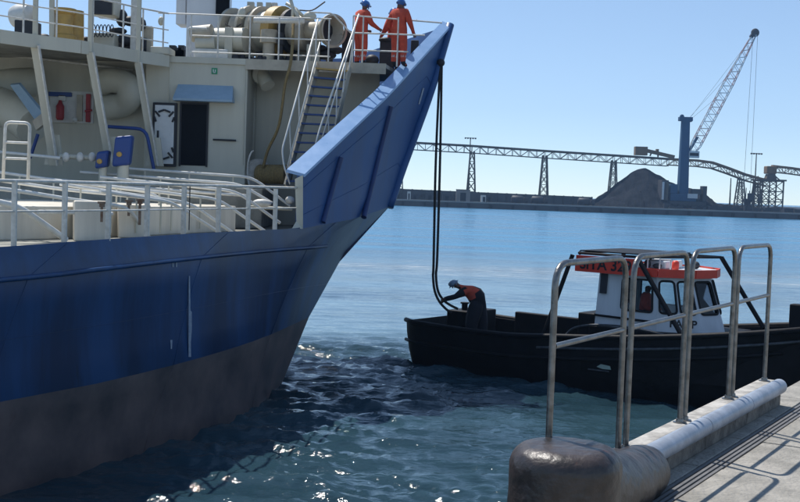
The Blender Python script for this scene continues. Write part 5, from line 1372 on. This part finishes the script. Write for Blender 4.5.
# tapered leaning tower
b0, b1, t0, t1 = K(677.5,198), K(687,198), K(681.8,118), K(689.5,118)
m_ = MB(); vs = []
for (p, dy) in ((b0,-1.9),(b1,-1.9),(b1,1.9),(b0,1.9)): vs.append(V(p.x,KY+dy,7.3))
for (p, dy) in ((t0,-1.1),(t1,-1.1),(t1,1.1),(t0,1.1)): vs.append(V(p.x,KY+dy,p.z))
m_.add(vs, [(0,3,2,1),(4,5,6,7),(0,1,5,4),(1,2,6,5),(2,3,7,6),(3,0,4,7)]); m_.build('tower', m_crane, cr, bevel=0.2)
m_ = MB(); m_.box((K(679,118).x,KY-1.3,K(684,121).z),(K(692,118).x,KY+1.3,K(684,117).z)); m_.ell(K(682,116.5),(.8,.5,.8)); m_.ell(K(690.5,119.5),(.9,.5,.9)); m_.build('tower_head', m_crane, cr)
m_ = MB(); m_.box((K(688,152).x,KY-2.4,K(690,158).z),(K(698,150).x,KY-1.2,K(690,151).z)); m_.build('operator_cab', m_cranew, cr, bevel=0.15)
m_ = MB(); m_.box((K(688.2,152).x,KY-2.46,K(690,156).z),(K(697,150).x,KY-2.41,K(690,153).z)); m_.build('cab_window', m_glassd, cr)
# boom: pale lattice, tapering
def boomsec(f, w_):
    p = K(690,155).lerp(K(755.5,33), f); return p
a, b = K(690.5,155), K(754.5,34); d = (b-a).normalized(); nrm = V(-d.z,0,d.x); 
n = 34; m_ = MB()
def hw(f): return 1.6*min(1, f/0.12+0.35)*(1 if f < 0.6 else 1-(f-0.6)/0.4*0.6)
for k in range(n):
    f0_, f1_ = k/n, (k+1)/n; p0, p1 = a.lerp(b,f0_), a.lerp(b,f1_); h0_, h1_ = hw(f0_), hw(f1_); mi = 1 if (k//4)%2 else 0
    for s1 in (-1,1):
        for s2 in (-1,1):
            m_.bar(p0+nrm*s1*h0_+V(0,s2*h0_*.8,0), p1+nrm*s1*h1_+V(0,s2*h1_*.8,0), .24,.24,up=(0,1,0),mi=mi)
    s3 = 1 if k%2 else -1
    for s2 in (-1,1): m_.bar(p0+nrm*s3*h0_+V(0,s2*h0_*.8,0), p1-nrm*s3*h1_+V(0,s2*h1_*.8,0), .13,.13,up=(0,1,0),mi=mi)
    for s1 in (-1,1): m_.bar(p0+nrm*s1*h0_+V(0,s3*h0_*.8,0), p1+nrm*s1*h1_-V(0,s3*h1_*.8,0), .13,.13,up=(0,1,0),mi=mi)
m_.build('boom', [m_cranew, m_craneb], cr)
m_ = MB(); m_.ell(K(755.2,32.5),(1.5,.7,1.5),12,8); m_.bar(K(751,37),K(755,31),1.2,1.6,up=(0,1,0)); m_.build('boom_head_sheave', m_dark, cr)
m_ = MB(); m_.bar(K(688,153),K(697.5,137),.8,.8,up=(0,1,0)); m_.build('luffing_cylinder', m_crane, cr)
m_ = MB()
for (p, q) in (((690,117),(740,62)),((690,118),(752,37)),((691,119),(722,93))): m_.bar(K(*p),K(*q),.07,.07,up=(0,1,0))
for dx in (-1.6,1.6): 
    T = K(755.5,33)+V(dx*.5,0,0); m_.bar(T, V(T.x-.2+dx*0.25,KY,K(751,195).z), .09,.09,up=(0,1,0))
build_each(m_, 'hoist_wire', m_wire, cr)
m_ = MB(); T = K(750.5,196); m_.box((T.x-1,KY-.6,T.z-1.5),(T.x+1,KY+.6,T.z+1)); m_.build('hook_block', m_dark, cr, bevel=0.2)

# ------------------------------------------------------------------ haze

# ------------------------------------------------------------------ haze
hz = MB(); hz.box((-600,-80,-8),(600,900,75)); ho = hz.build('haze', []); ho['kind'] = 'stuff'
mh = bpy.data.materials.new('haze_air'); mh.use_nodes = True; nh = mh.node_tree; nh.nodes.remove(nh.nodes['Principled BSDF'])
pvn = nh.nodes.new('ShaderNodeVolumePrincipled'); pvn.inputs['Color'].default_value = (0.42,0.66,1,1); pvn.inputs['Density'].default_value = 0.0003; pvn.inputs['Anisotropy'].default_value = 0.0
nh.links.new(pvn.outputs[0], nh.nodes['Material Output'].inputs['Volume']); ho.data.materials.append(mh)
